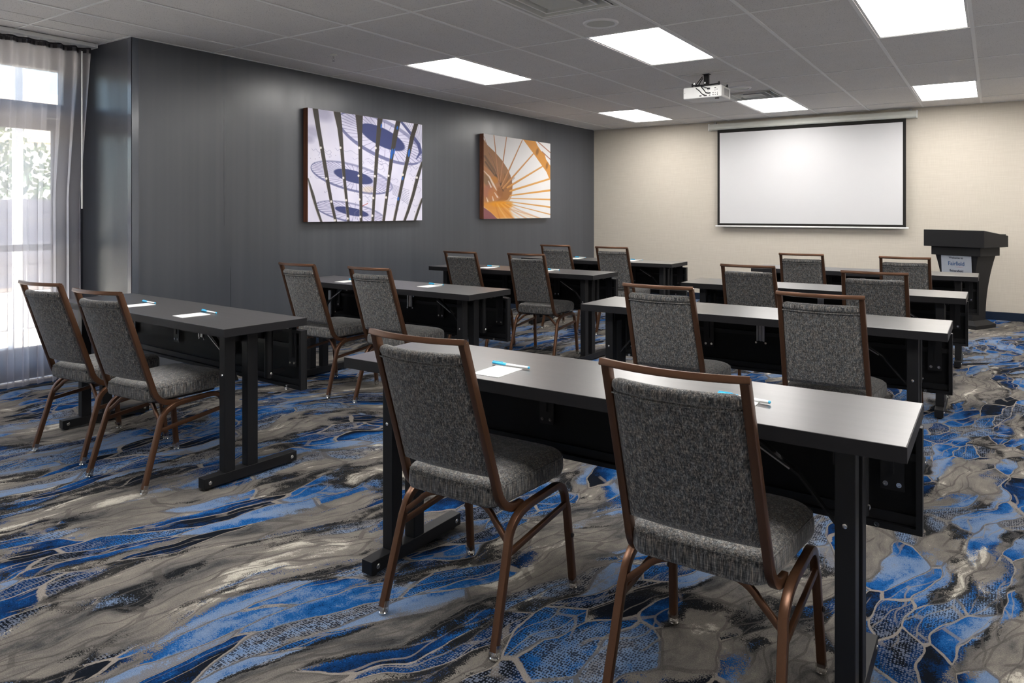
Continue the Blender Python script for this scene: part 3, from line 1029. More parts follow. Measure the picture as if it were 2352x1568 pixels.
def smooth_noise(nv, nu, cv, cu, seed):
    rs = np.random.RandomState(seed)
    g_ = rs.rand(cv + 2, cu + 2)
    y, x = np.linspace(0, cv, nv), np.linspace(0, cu, nu)
    yi, xi = y.astype(int), x.astype(int)
    fy, fx = (y - yi)[:, None], (x - xi)[None, :]
    fy, fx = fy * fy * (3 - 2 * fy), fx * fx * (3 - 2 * fx)
    a, b = g_[yi][:, xi], g_[yi][:, xi + 1]
    c, d = g_[yi + 1][:, xi], g_[yi + 1][:, xi + 1]
    return (a * (1 - fx) + b * fx) * (1 - fy) + (c * (1 - fx) + d * fx) * fy


NU, NV = 520, 350
NAVY, LAV, BAR = (58, 66, 112), (196, 194, 224), (66, 62, 58)
p = Paint(NU, NV, [(140, 90), (1512, 285), (1505, 1440), (137, 1460)])
p.im[:] = np.array((226, 224, 240)) / 255
p.over(0.55 * smooth_noise(NV, NU, 5, 7, 1), (200, 198, 222))
p.over(0.30 * smooth_noise(NV, NU, 14, 18, 2), (242, 238, 246))
for (x, y, r_) in ((200, 380, 90), (330, 170, 110), (650, 230, 90), (150, 470, 60), (870, 240, 70)):
    p.ell(x, y, r_, r_ * 0.7, 20, (150, 148, 178), 0.9, 0.55)
# wavy contour lines
for i in range(46):
    rs = random.Random(i)
    x, y = rs.uniform(170, 1400), rs.choice([rs.uniform(560, 800), rs.uniform(880, 1160)])
    if i % 3 == 0:
        x, y = rs.uniform(860, 1420), rs.uniform(640, 1240)
    L = rs.uniform(60, 220)
    pts_ = [(x + L * k / 8, y + L * 0.25 * k / 8 + 14 * math.sin(k * 1.1 + i)) for k in range(9)]
    pts_ += [(pts_[-1][0] + 14, pts_[-1][1] + 22), (pts_[-1][0] - 8, pts_[-1][1] + 44)]
    p.line(pts_, 3.5, (120, 118, 160), 3, 0.6)
# three shadow wheels: spokes, ring, dark hub
for (cx, cy, rx, ry, ang, hx, hy, n, a0, a1, rw) in (
        (1010, 450, 560, 205, 27, 300, 105, 34, 0, 360, 40),
        (660, 925, 500, 150, 15, 240, 72, 46, 0, 360, 26),
        (640, 1345, 420, 108, 12, 205, 46, 30, 0, 360, 20)):
    p.ell(cx, cy, rx, ry, ang, (205, 203, 228), 0.1, 0.5)
    ring_o = ell_pts(cx, cy, rx * 0.97, ry * 0.95, ang, 0, 360, n)
    ring_i = ell_pts(cx + 30, cy - 4, hx * 0.9, hy * 0.9, ang, 0, 360, n)
    for q0, q1 in zip(ring_i, ring_o):
        p.line([q0, q1], [3, 7], (104, 102, 146), 4, 0.75)
    p.line(ell_pts(cx, cy, rx, ry, ang, 20, 200, 40), [rw * (0.35 + 0.65 * abs(math.sin(R(4.5 * i + 20)))) for i in range(41)], (84, 88, 134), 7, 0.75)
    p.line(ell_pts(cx, cy, rx, ry, ang, 200, 380, 40), [rw * (0.5 + 0.5 * abs(math.sin(R(4.5 * i)))) for i in range(41)], (104, 106, 150), 10, 0.6)
    p.ell(cx + 20, cy - 10, hx, hy, ang, NAVY, 0.08, 0.97)
p.line([(1260, 250), (1380, 400), (1470, 520), (1490, 620), (1440, 700)], [26, 34, 40, 36, 12], (72, 78, 124), 6, 0.9)
for i in range(9):
    p.line([(1270 + 28 * i, 255 + 4 * i), (1400 + 14 * i, 420 + 12 * i)], 5, (110, 108, 150), 4, 0.6)
    p.line([(1150, 1010 + 14 * i), (1230, 1040 + 16 * i), (1350, 1080 + 22 * i)], 5, (96, 96, 134), 4, 0.6)
p.ell(860, 1070, 75, 40, 0, (214, 196, 172), 0.7, 0.6)
p.line([(780, 1272), (850, 1238)], 7, (170, 50, 44), 4, 0.9)
p.line([(705, 1420), (692, 1350), (750, 1300)], 5, (120, 124, 150), 4, 0.8)
# iron bars
bars = [
    ([(140, 940), (195, 1130), (240, 1290), (300, 1465)], [12, 34, 28, 24]),
    ([(228, 100), (262, 330), (310, 600), (365, 930), (415, 1210), (470, 1460)], [64, 52, 44, 42, 34, 30]),
    ([(488, 140), (520, 330), (545, 600), (572, 930), (600, 1210), (620, 1455)], [82, 60, 40, 34, 30, 28]),
    ([(752, 170), (760, 400), (765, 600), (767, 930), (770, 1210), (772, 1450)], [90, 56, 44, 40, 34, 30]),
    ([(1005, 205), (985, 400), (965, 620), (945, 930), (925, 1210), (912, 1448)], [62, 52, 42, 38, 32, 30]),
    ([(1225, 240), (1185, 420), (1145, 660), (1110, 930), (1075, 1200), (1042, 1445)], [56, 58, 42, 36, 32, 30]),
    ([(1442, 270), (1390, 440), (1330, 720), (1280, 930), (1225, 1190), (1170, 1445)], [50, 50, 42, 36, 32, 28]),
    ([(1512, 740), (1460, 900), (1400, 1130), (1340, 1320), (1295, 1442)], [24, 40, 36, 32, 28]),
    ([(1510, 1180), (1460, 1320), (1420, 1440)], [20, 28, 26]),
]
for i, (pl_, w_) in enumerate(bars):
    p.line([(a - 16, b) for a, b in pl_], [w * 0.35 for w in w_], (170, 158, 150), 6, 0.55)
    p.line(pl_, w_, BAR if i else (70, 68, 64), 6 if i else 8, 1.0)
for (x, y) in ((292, 572), (527, 570), (752, 570), (950, 570), (358, 940), (560, 932), (742, 905), (938, 910), (1103, 905), (1275, 890),
               (1445, 925), (415, 1215), (592, 1200), (752, 1190), (918, 1172), (1072, 1165), (610, 1418), (905, 1385), (762, 1398), (458, 1440)):
    p.ell(x, y, 12, 15, 0, (226, 222, 216), 0.4)
for (x, y, w, h) in ((1018, 305, 9, 30), (1212, 325, 11, 22), (1143, 640, 14, 66), (1172, 610, 9, 36), (1352, 625, 13, 50), (1272, 935, 10, 22), (1218, 1180, 12, 24)):
    p.ell(x, y, w, h, 8, (42, 98, 178), 0.2)
rs = np.random.RandomState(4)
for _ in range(60):
    p.ell(rs.uniform(160, 1500), rs.uniform(620, 1400), rs.uniform(2, 5), rs.uniform(2, 6), 0, (110, 104, 128), 0.5, 0.8)
art1 = p.im.copy()

p = Paint(NU, NV, [(155, 118), (1187, 275), (1187, 1440), (148, 1450)])
p.im[:] = np.array((233, 231, 230)) / 255
p.over(0.5 * np.clip((900 - p.y) / 900, 0, 1), (222, 218, 220))
HUB = (455, 1010)
# big brown leaf-shaped tread at left
p.poly([(150, 200), (205, 290), (330, 410), (445, 545), (540, 700), (585, 830), (600, 930), (585, 1050), (520, 1150), (400, 1200), (150, 1240)], (158, 116, 84), 6)
p.over(0.55 * np.clip((p.y - 600) / 500, 0, 1) * (np.hypot(p.x - 300, p.y - 1000) < 300), (176, 110, 52))
for (q, w, c_) in (([(170, 470), (330, 720), (420, 900)], 34, (110, 88, 72)), ([(180, 560), (300, 740), (430, 990)], 26, (92, 76, 66)),
                   ([(340, 760), (430, 960), (450, 1010)], 22, (84, 68, 58)), ([(240, 420), (330, 640), (380, 800)], 16, (120, 92, 74))):
    p.line(q, w, c_, 16, 0.7)
for i in range(6):
    a = R(-118 + i * 17)
    p.line([(HUB[0] - 20, HUB[1]), (HUB[0] + 260 * math.cos(a), HUB[1] + 260 * math.sin(a))], [4, 26], (112, 80, 54), 12, 0.35 if i < 8 else 0.2)
p.poly([(150, 610), (260, 700), (390, 870), (440, 1010), (420, 1110), (330, 1190), (150, 1240)], (186, 132, 92), 10, 0.85)
p.ell(200, 850, 55, 120, -30, (128, 104, 80), 0.5, 0.7)
p.ell(215, 1010, 70, 110, 20, (172, 112, 92), 0.5, 0.75)
p.ell(320, 840, 60, 55, 30, (196, 132, 66), 0.35, 0.85)
p.ell(310, 1060, 90, 95, 0, (196, 128, 78), 0.45, 0.8)
p.ell(400, 1030, 45, 80, -10, (150, 96, 58), 0.5, 0.7)
for q, w in (([(155, 700), (240, 790), (300, 910), (350, 1000)], [8, 22, 30, 12]), ([(320, 1040), (365, 1110)], [10, 22]), ([(285, 1100), (300, 1160)], [10, 20]),
             ([(195, 1120), (215, 1180)], [10, 22]), ([(225, 860), (265, 950)], [14, 22])):
    p.line(q, w, (240, 226, 218), 14, 0.85)
# orange glow at the bottom with the blurred steps
p.poly([(148, 1195), (330, 1180), (470, 1165), (590, 1190), (560, 1330), (620, 1450), (350, 1452), (150, 1275)], (226, 152, 66), 50, 0.95)
p.ell(430, 1225, 170, 45, 4, (236, 158, 40), 0.6, 0.9)
for i in range(7):
    p.line([(330 + 30 * i, 1215), (360 + 62 * i, 1330), (400 + 105 * i, 1450)], [6, 16, 22], (242, 196, 140) if i % 2 else (206, 128, 60), 18, 0.55)
p.poly([(148, 1268), (260, 1350), (360, 1450), (146, 1452)], (146, 92, 96), 6)
# outer band at upper right
p.poly([(760, 205), (960, 240), (985, 300), (1040, 385), (1100, 440), (1120, 520), (1187, 620), (1187, 830), (1165, 810), (1130, 720), (1060, 620), (920, 420)], (204, 142, 70), 5)
p.ell(985, 400, 22, 50, 10, (132, 92, 52), 0.8, 0.8)
p.ell(1135, 620, 18, 50, 8, (140, 96, 54), 0.8, 0.8)
p.line([(1000, 250), (1187, 415)], 14, (172, 120, 100), 5)
p.line([(1060, 400), (1187, 520)], 14, (168, 116, 100), 5)
# spokes
SPK = [((395, 860), (160, 165), 14, 6, (150, 104, 84)), ((385, 850), (312, 145), 20, 12, (170, 116, 86)), ((405, 880), (508, 175), 20, 12, (172, 118, 88)),
       ((430, 940), (755, 215), 26, 12, (178, 124, 84)), ((450, 970), (930, 425), 30, 18, (194, 134, 80)), ((520, 960), (1065, 630), 32, 22, (208, 146, 76)),
       ((560, 1015), (1187, 822), 30, 26, (214, 152, 74)), ((560, 1085), (1187, 1005), 18, 32, (216, 150, 66)), ((570, 1130), (1187, 1150), 10, 26, (214, 150, 70)),
       ((540, 1180), (1187, 1270), 12, 26, (212, 150, 74)), ((500, 1205), (1187, 1385), 10, 18, (210, 156, 96)), ((540, 1290), (1020, 1440), 10, 12, (214, 172, 136))]
for q0, q1, w0, w1, c_ in SPK:
    p.line([q0, q1], [w0, w1], c_, 5, 0.95)
    p.line([(q0[0] - 3, q0[1] - 5), (q1[0] - 3, q1[1] - 5)], [w0 * 0.25, w1 * 0.25], (232, 190, 140), 4, 0.5)
art2 = p.im.copy()


def picture(name, label, y0, y1, z0, z1, im, edge_mat):
    t = thing(name, label, 'picture', (XL, (y0 + y1) / 2, (z0 + z1) / 2), 0)
    hw, hh, d = (y1 - y0) / 2, (z1 - z0) / 2, 0.066
    obj('box_frame', boxes((0.004, d, -hw, hw, -hh, hh), bevel=0.0015), edge_mat, t)
    verts, faces = [], []
    nv, nu = im.shape[:2]
    for r_ in range(nv):
        for c_ in range(nu):
            verts.append((d + 0.0006, -hw + 0.001 + (2 * hw - 0.002) * c_ / (nu - 1), hh - 0.001 - (2 * hh - 0.002) * r_ / (nv - 1)))
    for r_ in range(nv - 1):
        for c_ in range(nu - 1):
            a = r_ * nu + c_
            faces.append((a, a + nu, a + nu + 1, a + 1))
    me = bpy.data.meshes.new('print')
    me.from_pydata(verts, [], faces)
    ca = me.color_attributes.new('print', 'FLOAT_COLOR', 'POINT')
    lin = np.where(im <= 0.04045, im / 12.92, ((im + 0.055) / 1.055) ** 2.4)
    rgba = np.concatenate([lin.reshape(-1, 3), np.ones((nu * nv, 1))], 1).astype(np.float32)
    ca.data.foreach_set('color', rgba.ravel())
    link('print', me, t, M['print'])
    obj('hanger', boxes((0.0, 0.004, -0.1, 0.1, hh - 0.08, hh - 0.05)), M['steel'], t)

picture('wall_picture', 'large picture of slanting dark bars over lavender ground with blue round shadows', 4.510, 6.120, 1.200, 2.266, art1, M['wood'])
picture('wall_picture', 'picture of an orange spiral staircase fanning out over white, nearest the beige wall', 7.285, 8.912, 1.205, 2.274, art2, M['wood'])

# ------------------------------------------------------------------ lectern
le = thing('lectern', 'black lectern with a pale welcome sign, standing against the beige wall', 'lectern', (-0.276, 9.66, 0.0), R(-27))
lb = bmesh.new()
def wedge(bm, hw, yf, yb, z0, zf, zb):
    v = [bm.verts.new(q) for q in ((-hw, yf, z0), (hw, yf, z0), (hw, yb, z0), (-hw, yb, z0), (-hw, yf, zf), (hw, yf, zf), (hw, yb, zb), (-hw, yb, zb))]
    for f in ((0, 1, 2, 3), (4, 5, 6, 7), (0, 1, 5, 4), (1, 2, 6, 5), (2, 3, 7, 6), (3, 0, 4, 7)):
        bm.faces.new([v[i] for i in f])
wedge(lb, 0.330, -0.245, 0.245, 0.903, 1.092, 1.028)
bmesh.ops.bevel(lb, geom=lb.edges[:], offset=0.003, segments=1, affect='EDGES')
obj('reading_box', lb, M['lectern'], le)
obj('collar', boxes((-0.268, 0.268, -0.200, 0.195, 0.805, 0.903), bevel=0.003), M['lectern'], le)
bd = bmesh.new()
rings = []
for i in range(13):
    q = i / 12
    z = 0.06 + (0.805 - 0.06) * q
    hw = 0.150 + 0.082 * q ** 2.1
    hd = 0.130 + 0.045 * q ** 2.1
    rings.append([bd.verts.new((sx * hw, sy * hd, z)) for sx, sy in ((-1, -1), (1, -1), (1, 1), (-1, 1))])
for A, B in zip(rings, rings[1:]):
    for n in range(4):
        bd.faces.new((A[n], A[(n + 1) % 4], B[(n + 1) % 4], B[n]))
bd.faces.new(rings[0][::-1])
bd.faces.new(rings[-1])
obj('column', bd, M['lectern'], le)
bs = bmesh.new()
v = []
for hw, hd, z in ((0.225, 0.200, 0.0), (0.225, 0.200, 0.040), (0.158, 0.138, 0.085)):
    v.append([bs.verts.new((sx * hw, sy * hd, z)) for sx, sy in ((-1, -1), (1, -1), (1, 1), (-1, 1))])
for A, B in zip(v, v[1:]):
    for n in range(4):
        bs.faces.new((A[n], A[(n + 1) % 4], B[(n + 1) % 4], B[n]))
bs.faces.new(v[0][::-1])
bs.faces.new(v[-1])
obj('base', bs, M['lectern'], le)
obj('shelf_lip', boxes((-0.30, 0.30, 0.246, 0.256, 1.02, 1.045)), M['lectern'], le)

sg = bmesh.new()
sv = [sg.verts.new(q) for q in ((-0.165, -0.166, 0.54), (0.165, -0.166, 0.54), (0.165, -0.184, 0.803), (-0.165, -0.184, 0.803),
                                (-0.165, -0.163, 0.54), (0.165, -0.163, 0.54), (0.165, -0.181, 0.803), (-0.165, -0.181, 0.803))]
for f in ((0, 1, 2, 3), (4, 5, 6, 7), (0, 1, 5, 4), (1, 2, 6, 5), (2, 3, 7, 6), (3, 0, 4, 7)):
    sg.faces.new([sv[i] for i in f])
sign = obj('sign_card', sg, M['sign'], le)
tilt = math.atan2(0.018, 0.263)

def text(name, s, size, x, z, mat, parent, spacing=1.0, bold=0.0):
    cu = bpy.data.curves.new(name, 'FONT')
    cu.body = s
    cu.size = size
    cu.align_x = 'CENTER'
    cu.align_y = 'CENTER'
    cu.extrude = 0.0004
    cu.offset = bold
    cu.space_character = spacing
    tmp = bpy.data.objects.new('tmp_text', cu)
    C.objects.link(tmp)
    bpy.context.view_layer.update()
    me = bpy.data.meshes.new_from_object(tmp.evaluated_get(bpy.context.evaluated_depsgraph_get()))
    bpy.data.objects.remove(tmp)
    me.materials.clear()
    o = link(name, me, parent, mat)
    yy_ = -0.166 - 0.018 * (z - 0.54) / 0.263 - 0.0012
    o.location = (x, yy_, z)
    o.rotation_euler = (PI / 2 + tilt, 0, 0)
    return o

text('lettering', 'Welcome to', 0.030, 0.0, 0.778, M['black_ink'], sign, bold=0.0006)
text('lettering', 'Fairfield', 0.062, 0.0, 0.712, M['blue_ink'], sign, spacing=0.94, bold=0.0008)
text('lettering', 'BY MARRIOTT', 0.012, 0.035, 0.676, M['red_ink'], sign, spacing=1.1)
text('lettering', 'Bakersfield', 0.034, 0.0, 0.632, M['black_ink'], sign, bold=0.0006)

# ------------------------------------------------------------------ tables
TZ, TH, TW, TD = 0.762, 0.038, 1.83, 0.457

def make_table():
    t = thing('training_table', '', 'table')
    hw, hd = TW / 2, TD / 2
    bm = bmesh.new()
    box(bm, -hw + 0.002, hw - 0.002, -hd + 0.002, hd - 0.002, TZ - TH, TZ, bevel=0.001)
    top = obj('tabletop', bm, M['laminate'], t)
    eb = bmesh.new()
    for b in ((-hw, hw, -hd, -hd + 0.002), (-hw, hw, hd - 0.002, hd), (-hw, -hw + 0.002, -hd + 0.002, hd - 0.002), (hw - 0.002, hw, -hd + 0.002, hd - 0.002)):
        box(eb, b[0], b[1], b[2], b[3], TZ - TH, TZ - 0.0006)
    obj('edge_band', eb, M['edge'], top)
    # steel rails under the top
    ur = bmesh.new()
    box(ur, -hw + 0.10, hw - 0.10, -0.045, -0.020, TZ - TH - 0.028, TZ - TH)
    box(ur, -hw + 0.10, hw - 0.10, 0.130, 0.155, TZ - TH - 0.028, TZ - TH)
    obj('under_rail', ur, M['black_metal'], t)
    for s in (-1, 1):
        xc = s * (hw - 0.143)
        leg = bmesh.new()
        box(leg, xc - 0.025, xc + 0.025, -0.255, 0.255, 0.012, 0.060, bevel=0.002)
        foot = obj('foot', leg, M['black_metal'], t)
        for yb in (-0.225, 0.225):
            obj('bolt', lathe(bmesh.new(), [(0.009, 0.0), (0.009, 0.003), (0.005, 0.005)], (xc + 0.025, yb, 0.036), 12, 'X'), M['chrome'], foot, smooth=True)
            obj('glide', lathe(bmesh.new(), [(0.014, 0.0), (0.016, 0.004), (0.012, 0.0125)], (xc, yb, 0.0), 12), M['rubber'], foot)
        for (ya, yb) in ((-0.150, -0.095), (-0.030, 0.028)):
            lg = bmesh.new()
            box(lg, xc - 0.024, xc + 0.024, ya, yb, 0.060, TZ - TH - 0.006, bevel=0.0025)
            obj('leg', lg, M['black_metal'], t)
        hp = bmesh.new()
        box(hp, xc - 0.030, xc + 0.030, -0.175, 0.160, TZ - TH - 0.007, TZ - TH, bevel=0.001)
        box(hp, xc - 0.028 * s - 0.002, xc - 0.028 * s + 0.002, -0.14, 0.10, TZ - TH - 0.06, TZ - TH)
        obj('leg_plate', hp, M['black_metal'], t)
        # folding brace
        br = bmesh.new()
        xi = xc - s * 0.29
        sweep(br, [(xi, -0.055, TZ - TH - 0.018), (xc - s * 0.13, -0.055, 0.595)], 0.022, 0.007, side=(0, 1, 0))
        sweep(br, [(xc - s * 0.14, -0.050, 0.605), (xc - s * 0.026, -0.058, 0.475)], 0.020, 0.006, side=(0, 1, 0))
        brace = obj('brace', br, M['black_metal'], t)
        b2 = bmesh.new()
        sweep(b2, [(xi + s * 0.015, -0.0675, TZ - TH - 0.045), (xc - s * 0.15, -0.0675, 0.608)], 0.004, 0.004, side=(0, 1, 0))
        obj('release_rod', b2, M['steel'], brace)
        kb = bmesh.new()
        lathe(kb, [(0.010, 0.0), (0.010, -0.014), (0.006, -0.022)], (xi - s * 0.14, -0.14, TZ - TH), 12)
        obj('stop_button', kb, M['chrome'], t, smooth=True)
        # short upright carrying the modesty panel
        up = bmesh.new()
        tube(up, [(xc, 0.105, TZ - TH), (xc, 0.105, 0.462)], 0.021, 14)
        sweep(up, [(xc, 0.105, 0.49), (xc, 0.196, 0.49)], 0.02, 0.012, side=(0, 0, 1))
        hng = obj('panel_arm', up, M['black_metal'], t, smooth=True)
        obj('bolt', lathe(bmesh.new(), [(0.008, 0.0), (0.008, 0.002), (0.004, 0.004)], (xc + 0.021, 0.105, 0.485), 10, 'X'), M['chrome'], hng)
        obj('leg_screw', lathe(bmesh.new(), [(0.007, 0.0), (0.006, -0.003), (0.003, -0.004)], (xc, -0.150, 0.52), 10, 'Y'), M['chrome'], t)
    # modesty panel with recessed inner face
    pz0, pz1, py0, py1 = 0.400, 0.700, hd - 0.036, hd + 0.002
    pn = bmesh.new()
    box(pn, -hw, hw, py1 - 0.010, py1, pz0, pz1, bevel=0.001)
    panel = obj('modesty_panel', pn, M['black_board'], t)
    rm = bmesh.new()
    for b in ((-hw, -hw + 0.016, pz0, pz1), (hw - 0.016, hw, pz0, pz1), (-hw + 0.016, hw - 0.016, pz0, pz0 + 0.016), (-hw + 0.016, hw - 0.016, pz1 - 0.016, pz1)):
        box(rm, b[0], b[1], py0, py1 - 0.010, b[2], b[3])
    obj('edge_rim', rm, M['black_metal'], panel)
    rb = bmesh.new()
    box(rb, -hw + 0.016, hw - 0.016, py1 - 0.024, py1 - 0.010, 0.600, 0.622)
    box(rb, -hw + 0.016, hw - 0.016, py1 - 0.022, py1 - 0.010, 0.418, 0.446)
    obj('stiffener', rb, M['black_metal'], panel)
    for x in (-hw + 0.075, -0.30, 0.30, hw - 0.075):
        st = bmesh.new()
        box(st, x - 0.030, x + 0.030, py0 + 0.004, py0 + 0.009, 0.512, TZ - TH)
        box(st, x - 0.004, x + 0.004, py0 - 0.001, py0 + 0.004, 0.56, TZ - TH)
        hinge = obj('hinge_strap', st, M['black_metal'], panel)
        for dx in (-0.017, 0.017):
            obj('screw', lathe(bmesh.new(), [(0.007, 0.0), (0.007, -0.003), (0.0035, -0.003), (0.003, -0.001)], (x + dx, py0 + 0.004, 0.530), 12, 'Y'), M['chrome'], panel)
    for x in (-hw + 0.115, hw - 0.115):
        obj('screw', lathe(bmesh.new(), [(0.008, 0.0), (0.008, -0.003), (0.004, -0.003), (0.0035, -0.001)], (x, py0, 0.4085), 12, 'Y'), M['chrome'], panel)
    # centre channel
    cc = bmesh.new()
    box(cc, -0.022, 0.022, py0 - 0.006, py0 - 0.003, 0.575, TZ - TH)
    box(cc, -0.022, -0.014, py0 - 0.014, py0 - 0.006, 0.575, TZ - TH)
    box(cc, 0.014, 0.022, py0 - 0.014, py0 - 0.006, 0.575, TZ - TH)
    box(cc, -0.003, 0.003, py0 - 0.012, py0 - 0.006, 0.575, TZ - TH)
    ch = obj('centre_channel', cc, M['steel'], t)
    for dx in (-0.026, 0.026):
        obj('screw', lathe(bmesh.new(), [(0.007, 0.0), (0.006, -0.004)], (dx, py0 - 0.004, 0.566), 12, 'Y'), M['chrome'], ch)
    return t

TABLES = [
    ((-1.080, 2.094), 0.0, 'black-edged training table nearest the camera, its lit top crossing the right foreground'),
    ((-1.085, 3.935), 0.0, 'training table second from the camera in the right column'),
    ((-1.060, 5.478), 0.0, 'training table third from the camera in the right column'),
    ((-1.025, 7.245), 0.0, 'training table fourth in the right column, directly before the lectern'),
    ((-3.817, 2.275), -3.2, 'dark training table at far left beside the sheer curtain'),
    ((-3.712, 3.950), -1.8, 'training table second in the left column, under the large picture'),
    ((-3.705, 5.645), -1.2, 'training table third in the left column, behind the second one'),
    ((-3.650, 7.240), 0.0, 'training table furthest along the left column, near the corner of the walls'),
]
t0 = make_table()
table_xf = []
for i, ((x, y), a, lab) in enumerate(TABLES):
    o = t0 if i == 0 else copy_tree(t0)
    o.location = (x, y, 0)
    o.rotation_euler = (0, 0, R(a))
    o['label'] = lab
    o['group'] = 'training tables in two columns'

# ------------------------------------------------------------------ banquet chairs
def make_chair():
    t = thing('banquet_chair', '', 'chair')

    def upx(z):                                   # centre line of the uprights
        return 0.1810 - (z - 0.40) * 0.020

    # leaning back frame: two uprights and the bowed top rail in one bent tube
    def upright(s):
        pts_ = []
        for q in arc((s * 0.184, -0.040, 0.3800), (s * 0.182, -0.150, 0.3760), (s * 0.1800, -0.170, 0.470), 9):
            pts_.append(q)
        pts_ += [Vector((s * upx(z), -0.170 - (z - 0.470) * 0.336, z)) for z in (0.55, 0.65, 0.75, 0.85, 0.925)]
        return pts_
    for s in (-1, 1):
        obj('upright', sweep(bmesh.new(), upright(s), 0.0215, 0.026, side=(1, 0, 0), r=0.003), M['bronze'], t, smooth=True)
    rl = bmesh.new()
    rp = []
    for i in range(15):
        q = -1 + 2 * i / 14
        rp.append((q * 0.1805, -0.3255 - 0.034 * (1 - q * q), 0.928))
    sweep(rl, rp, 0.018, 0.026, side=(0, 0.2, 1), r=0.003)
    obj('top_rail', rl, M['bronze'], t, smooth=True)

    # back cushion
    def bow(q, z):
        y = -0.170 - (z - 0.470) * 0.336
        k = min(1.0, max(0.0, (z - 0.45) / 0.48))
        return y - (0.012 + 0.022 * k) * (1 - q * q)
    bc = bmesh.new()
    nq, nz = 20, 18
    zb, zt = 0.502, 0.872
    grid = {}
    for side_, off in (('b', -0.011), ('f', 0.018)):
        for i in range(nq + 1):
            q = -1 + 2 * i / nq
            for j in range(nz + 1):
                w_ = j / nz
                z = zb + (zt - zb) * w_
                e = min(1 - abs(q), 1.0) * 16
                e2 = min(w_, 1 - w_) * 22
                rnd_ = math.sqrt(max(0.0, 1 - (1 - min(1, e)) ** 2)) * math.sqrt(max(0.0, 1 - (1 - min(1, e2)) ** 2))
                puff = off * (0.45 + 0.55 * rnd_) + (0.006 * (1 - q * q) if side_ == 'f' else 0)
                hwid = upx(z) - 0.0085
                grid[side_, i, j] = bc.verts.new((q * hwid, bow(q, z) + puff, z))
    for i in range(nq):
        for j in range(nz):
            for s_ in 'bf':
                bc.faces.new((grid[s_, i, j], grid[s_, i + 1, j], grid[s_, i + 1, j + 1], grid[s_, i, j + 1]))
    for i in range(nq):
        for j in (0, nz):
            bc.faces.new((grid['b', i, j], grid['b', i + 1, j], grid['f', i + 1, j], grid['f', i, j]))
    for j in range(nz):
        for i in (0, nq):
            bc.faces.new((grid['b', i, j], grid['b', i, j + 1], grid['f', i, j + 1], grid['f', i, j]))
    cush = obj('backrest', bc, M['fabric'], t, smooth=True, angle=60)
    # rolled top edge and its welt
    ro = bmesh.new()
    pts_ = [((-1 + 2 * i / 20) * (upx(zt) - 0.013), bow(-1 + 2 * i / 20, zt) + 0.003, zt + 0.0) for i in range(21)]
    tube(ro, pts_, [0.012] + [0.0175] * 19 + [0.012], 12)
    obj('rolled_edge', ro, M['fabric'], cush, smooth=True)
    wl_ = bmesh.new()
    pts_ = [((-1 + 2 * i / 20) * (upx(0.852) - 0.010), bow(-1 + 2 * i / 20, 0.852) - 0.0135, 0.852) for i in range(21)]
    tube(wl_, pts_, 0.0022, 6)
    obj('welt', wl_, M['fabric'], cush, smooth=True)

    # seat pad
    st = bmesh.new()
    layers = [(0.016, 0.403), (0.004, 0.409), (0.0, 0.420), (0.0, 0.452), (0.003, 0.462), (0.012, 0.473), (0.030, 0.481), (0.065, 0.486), (0.12, 0.489)]

    def seat_ring(ins):
        ol = rounded_outline(-0.214 + ins, 0.214 - ins, -0.188 + ins, 0.242 - ins, [max(0.012, 0.050 - ins * 0.4), max(0.012, 0.085 - ins * 0.5), max(0.012, 0.085 - ins * 0.5), max(0.012, 0.050 - ins * 0.4)], 7)
        return [(x * (0.815 + 0.185 * min(1.0, (y + 0.188) / 0.25)), y) for x, y in ol]
    prev = None
    first = None
    for ins, z in layers:
        ring_ = [st.verts.new((x, y, z + 0.004 * (y / 0.24))) for x, y in seat_ring(ins)]
        if prev:
            for n in range(len(ring_)):
                st.faces.new((prev[n], prev[(n + 1) % len(ring_)], ring_[(n + 1) % len(ring_)], ring_[n]))
        else:
            first = ring_
        prev = ring_
    st.faces.new(first[::-1])
    cv = st.verts.new((0, 0.02, 0.4905))
    for n in range(len(prev)):
        st.faces.new((prev[n], prev[(n + 1) % len(prev)], cv))
    seat = obj('seat', st, M['fabric'], t, smooth=True, angle=60)
    se = bmesh.new()
    tube(se, [(x, y, 0.4640 + 0.004 * (y / 0.24)) for x, y in seat_ring(0.0035)] + [(*seat_ring(0.0035)[0], 0.4640)], 0.0020, 6, caps=False)
    obj('seam', se, M['fabric'], seat, smooth=True)
    pan = bmesh.new()
    rr = [[(x, y) for x, y in seat_ring(0.034)]]
    lo = [pan.verts.new((x, y, 0.390)) for x, y in rr[0]]
    hi = [pan.verts.new((x, y, 0.403)) for x, y in rr[0]]
    for n in range(len(lo)):
        pan.faces.new((lo[n], lo[(n + 1) % len(lo)], hi[(n + 1) % len(lo)], hi[n]))
    pan.faces.new(lo[::-1])
    pan.faces.new(hi)
    obj('seat_pan', pan, M['rubber'], t)

    for s in (-1, 1):
        # rear leg: foot, straight run, bend into the side rail
        def X(z):
            return s * (0.2195 - 0.0125 * min(1, z / 0.38))
        rear = [(X(0.02), -0.237, 0.022), (X(0.30), -0.152, 0.295)] + [Vector((X(0.38), q.y, q.z)) for q in arc((0, -0.145, 0.315), (0, -0.118, 0.376), (0, -0.020, 0.379), 9)]
        front = [(X(0.02), 0.238, 0.022), (X(0.28), 0.209, 0.290)] + [Vector((X(0.38), q.y, q.z)) for q in arc((0, 0.207, 0.305), (0, 0.198, 0.384), (0, 0.120, 0.381), 9)]
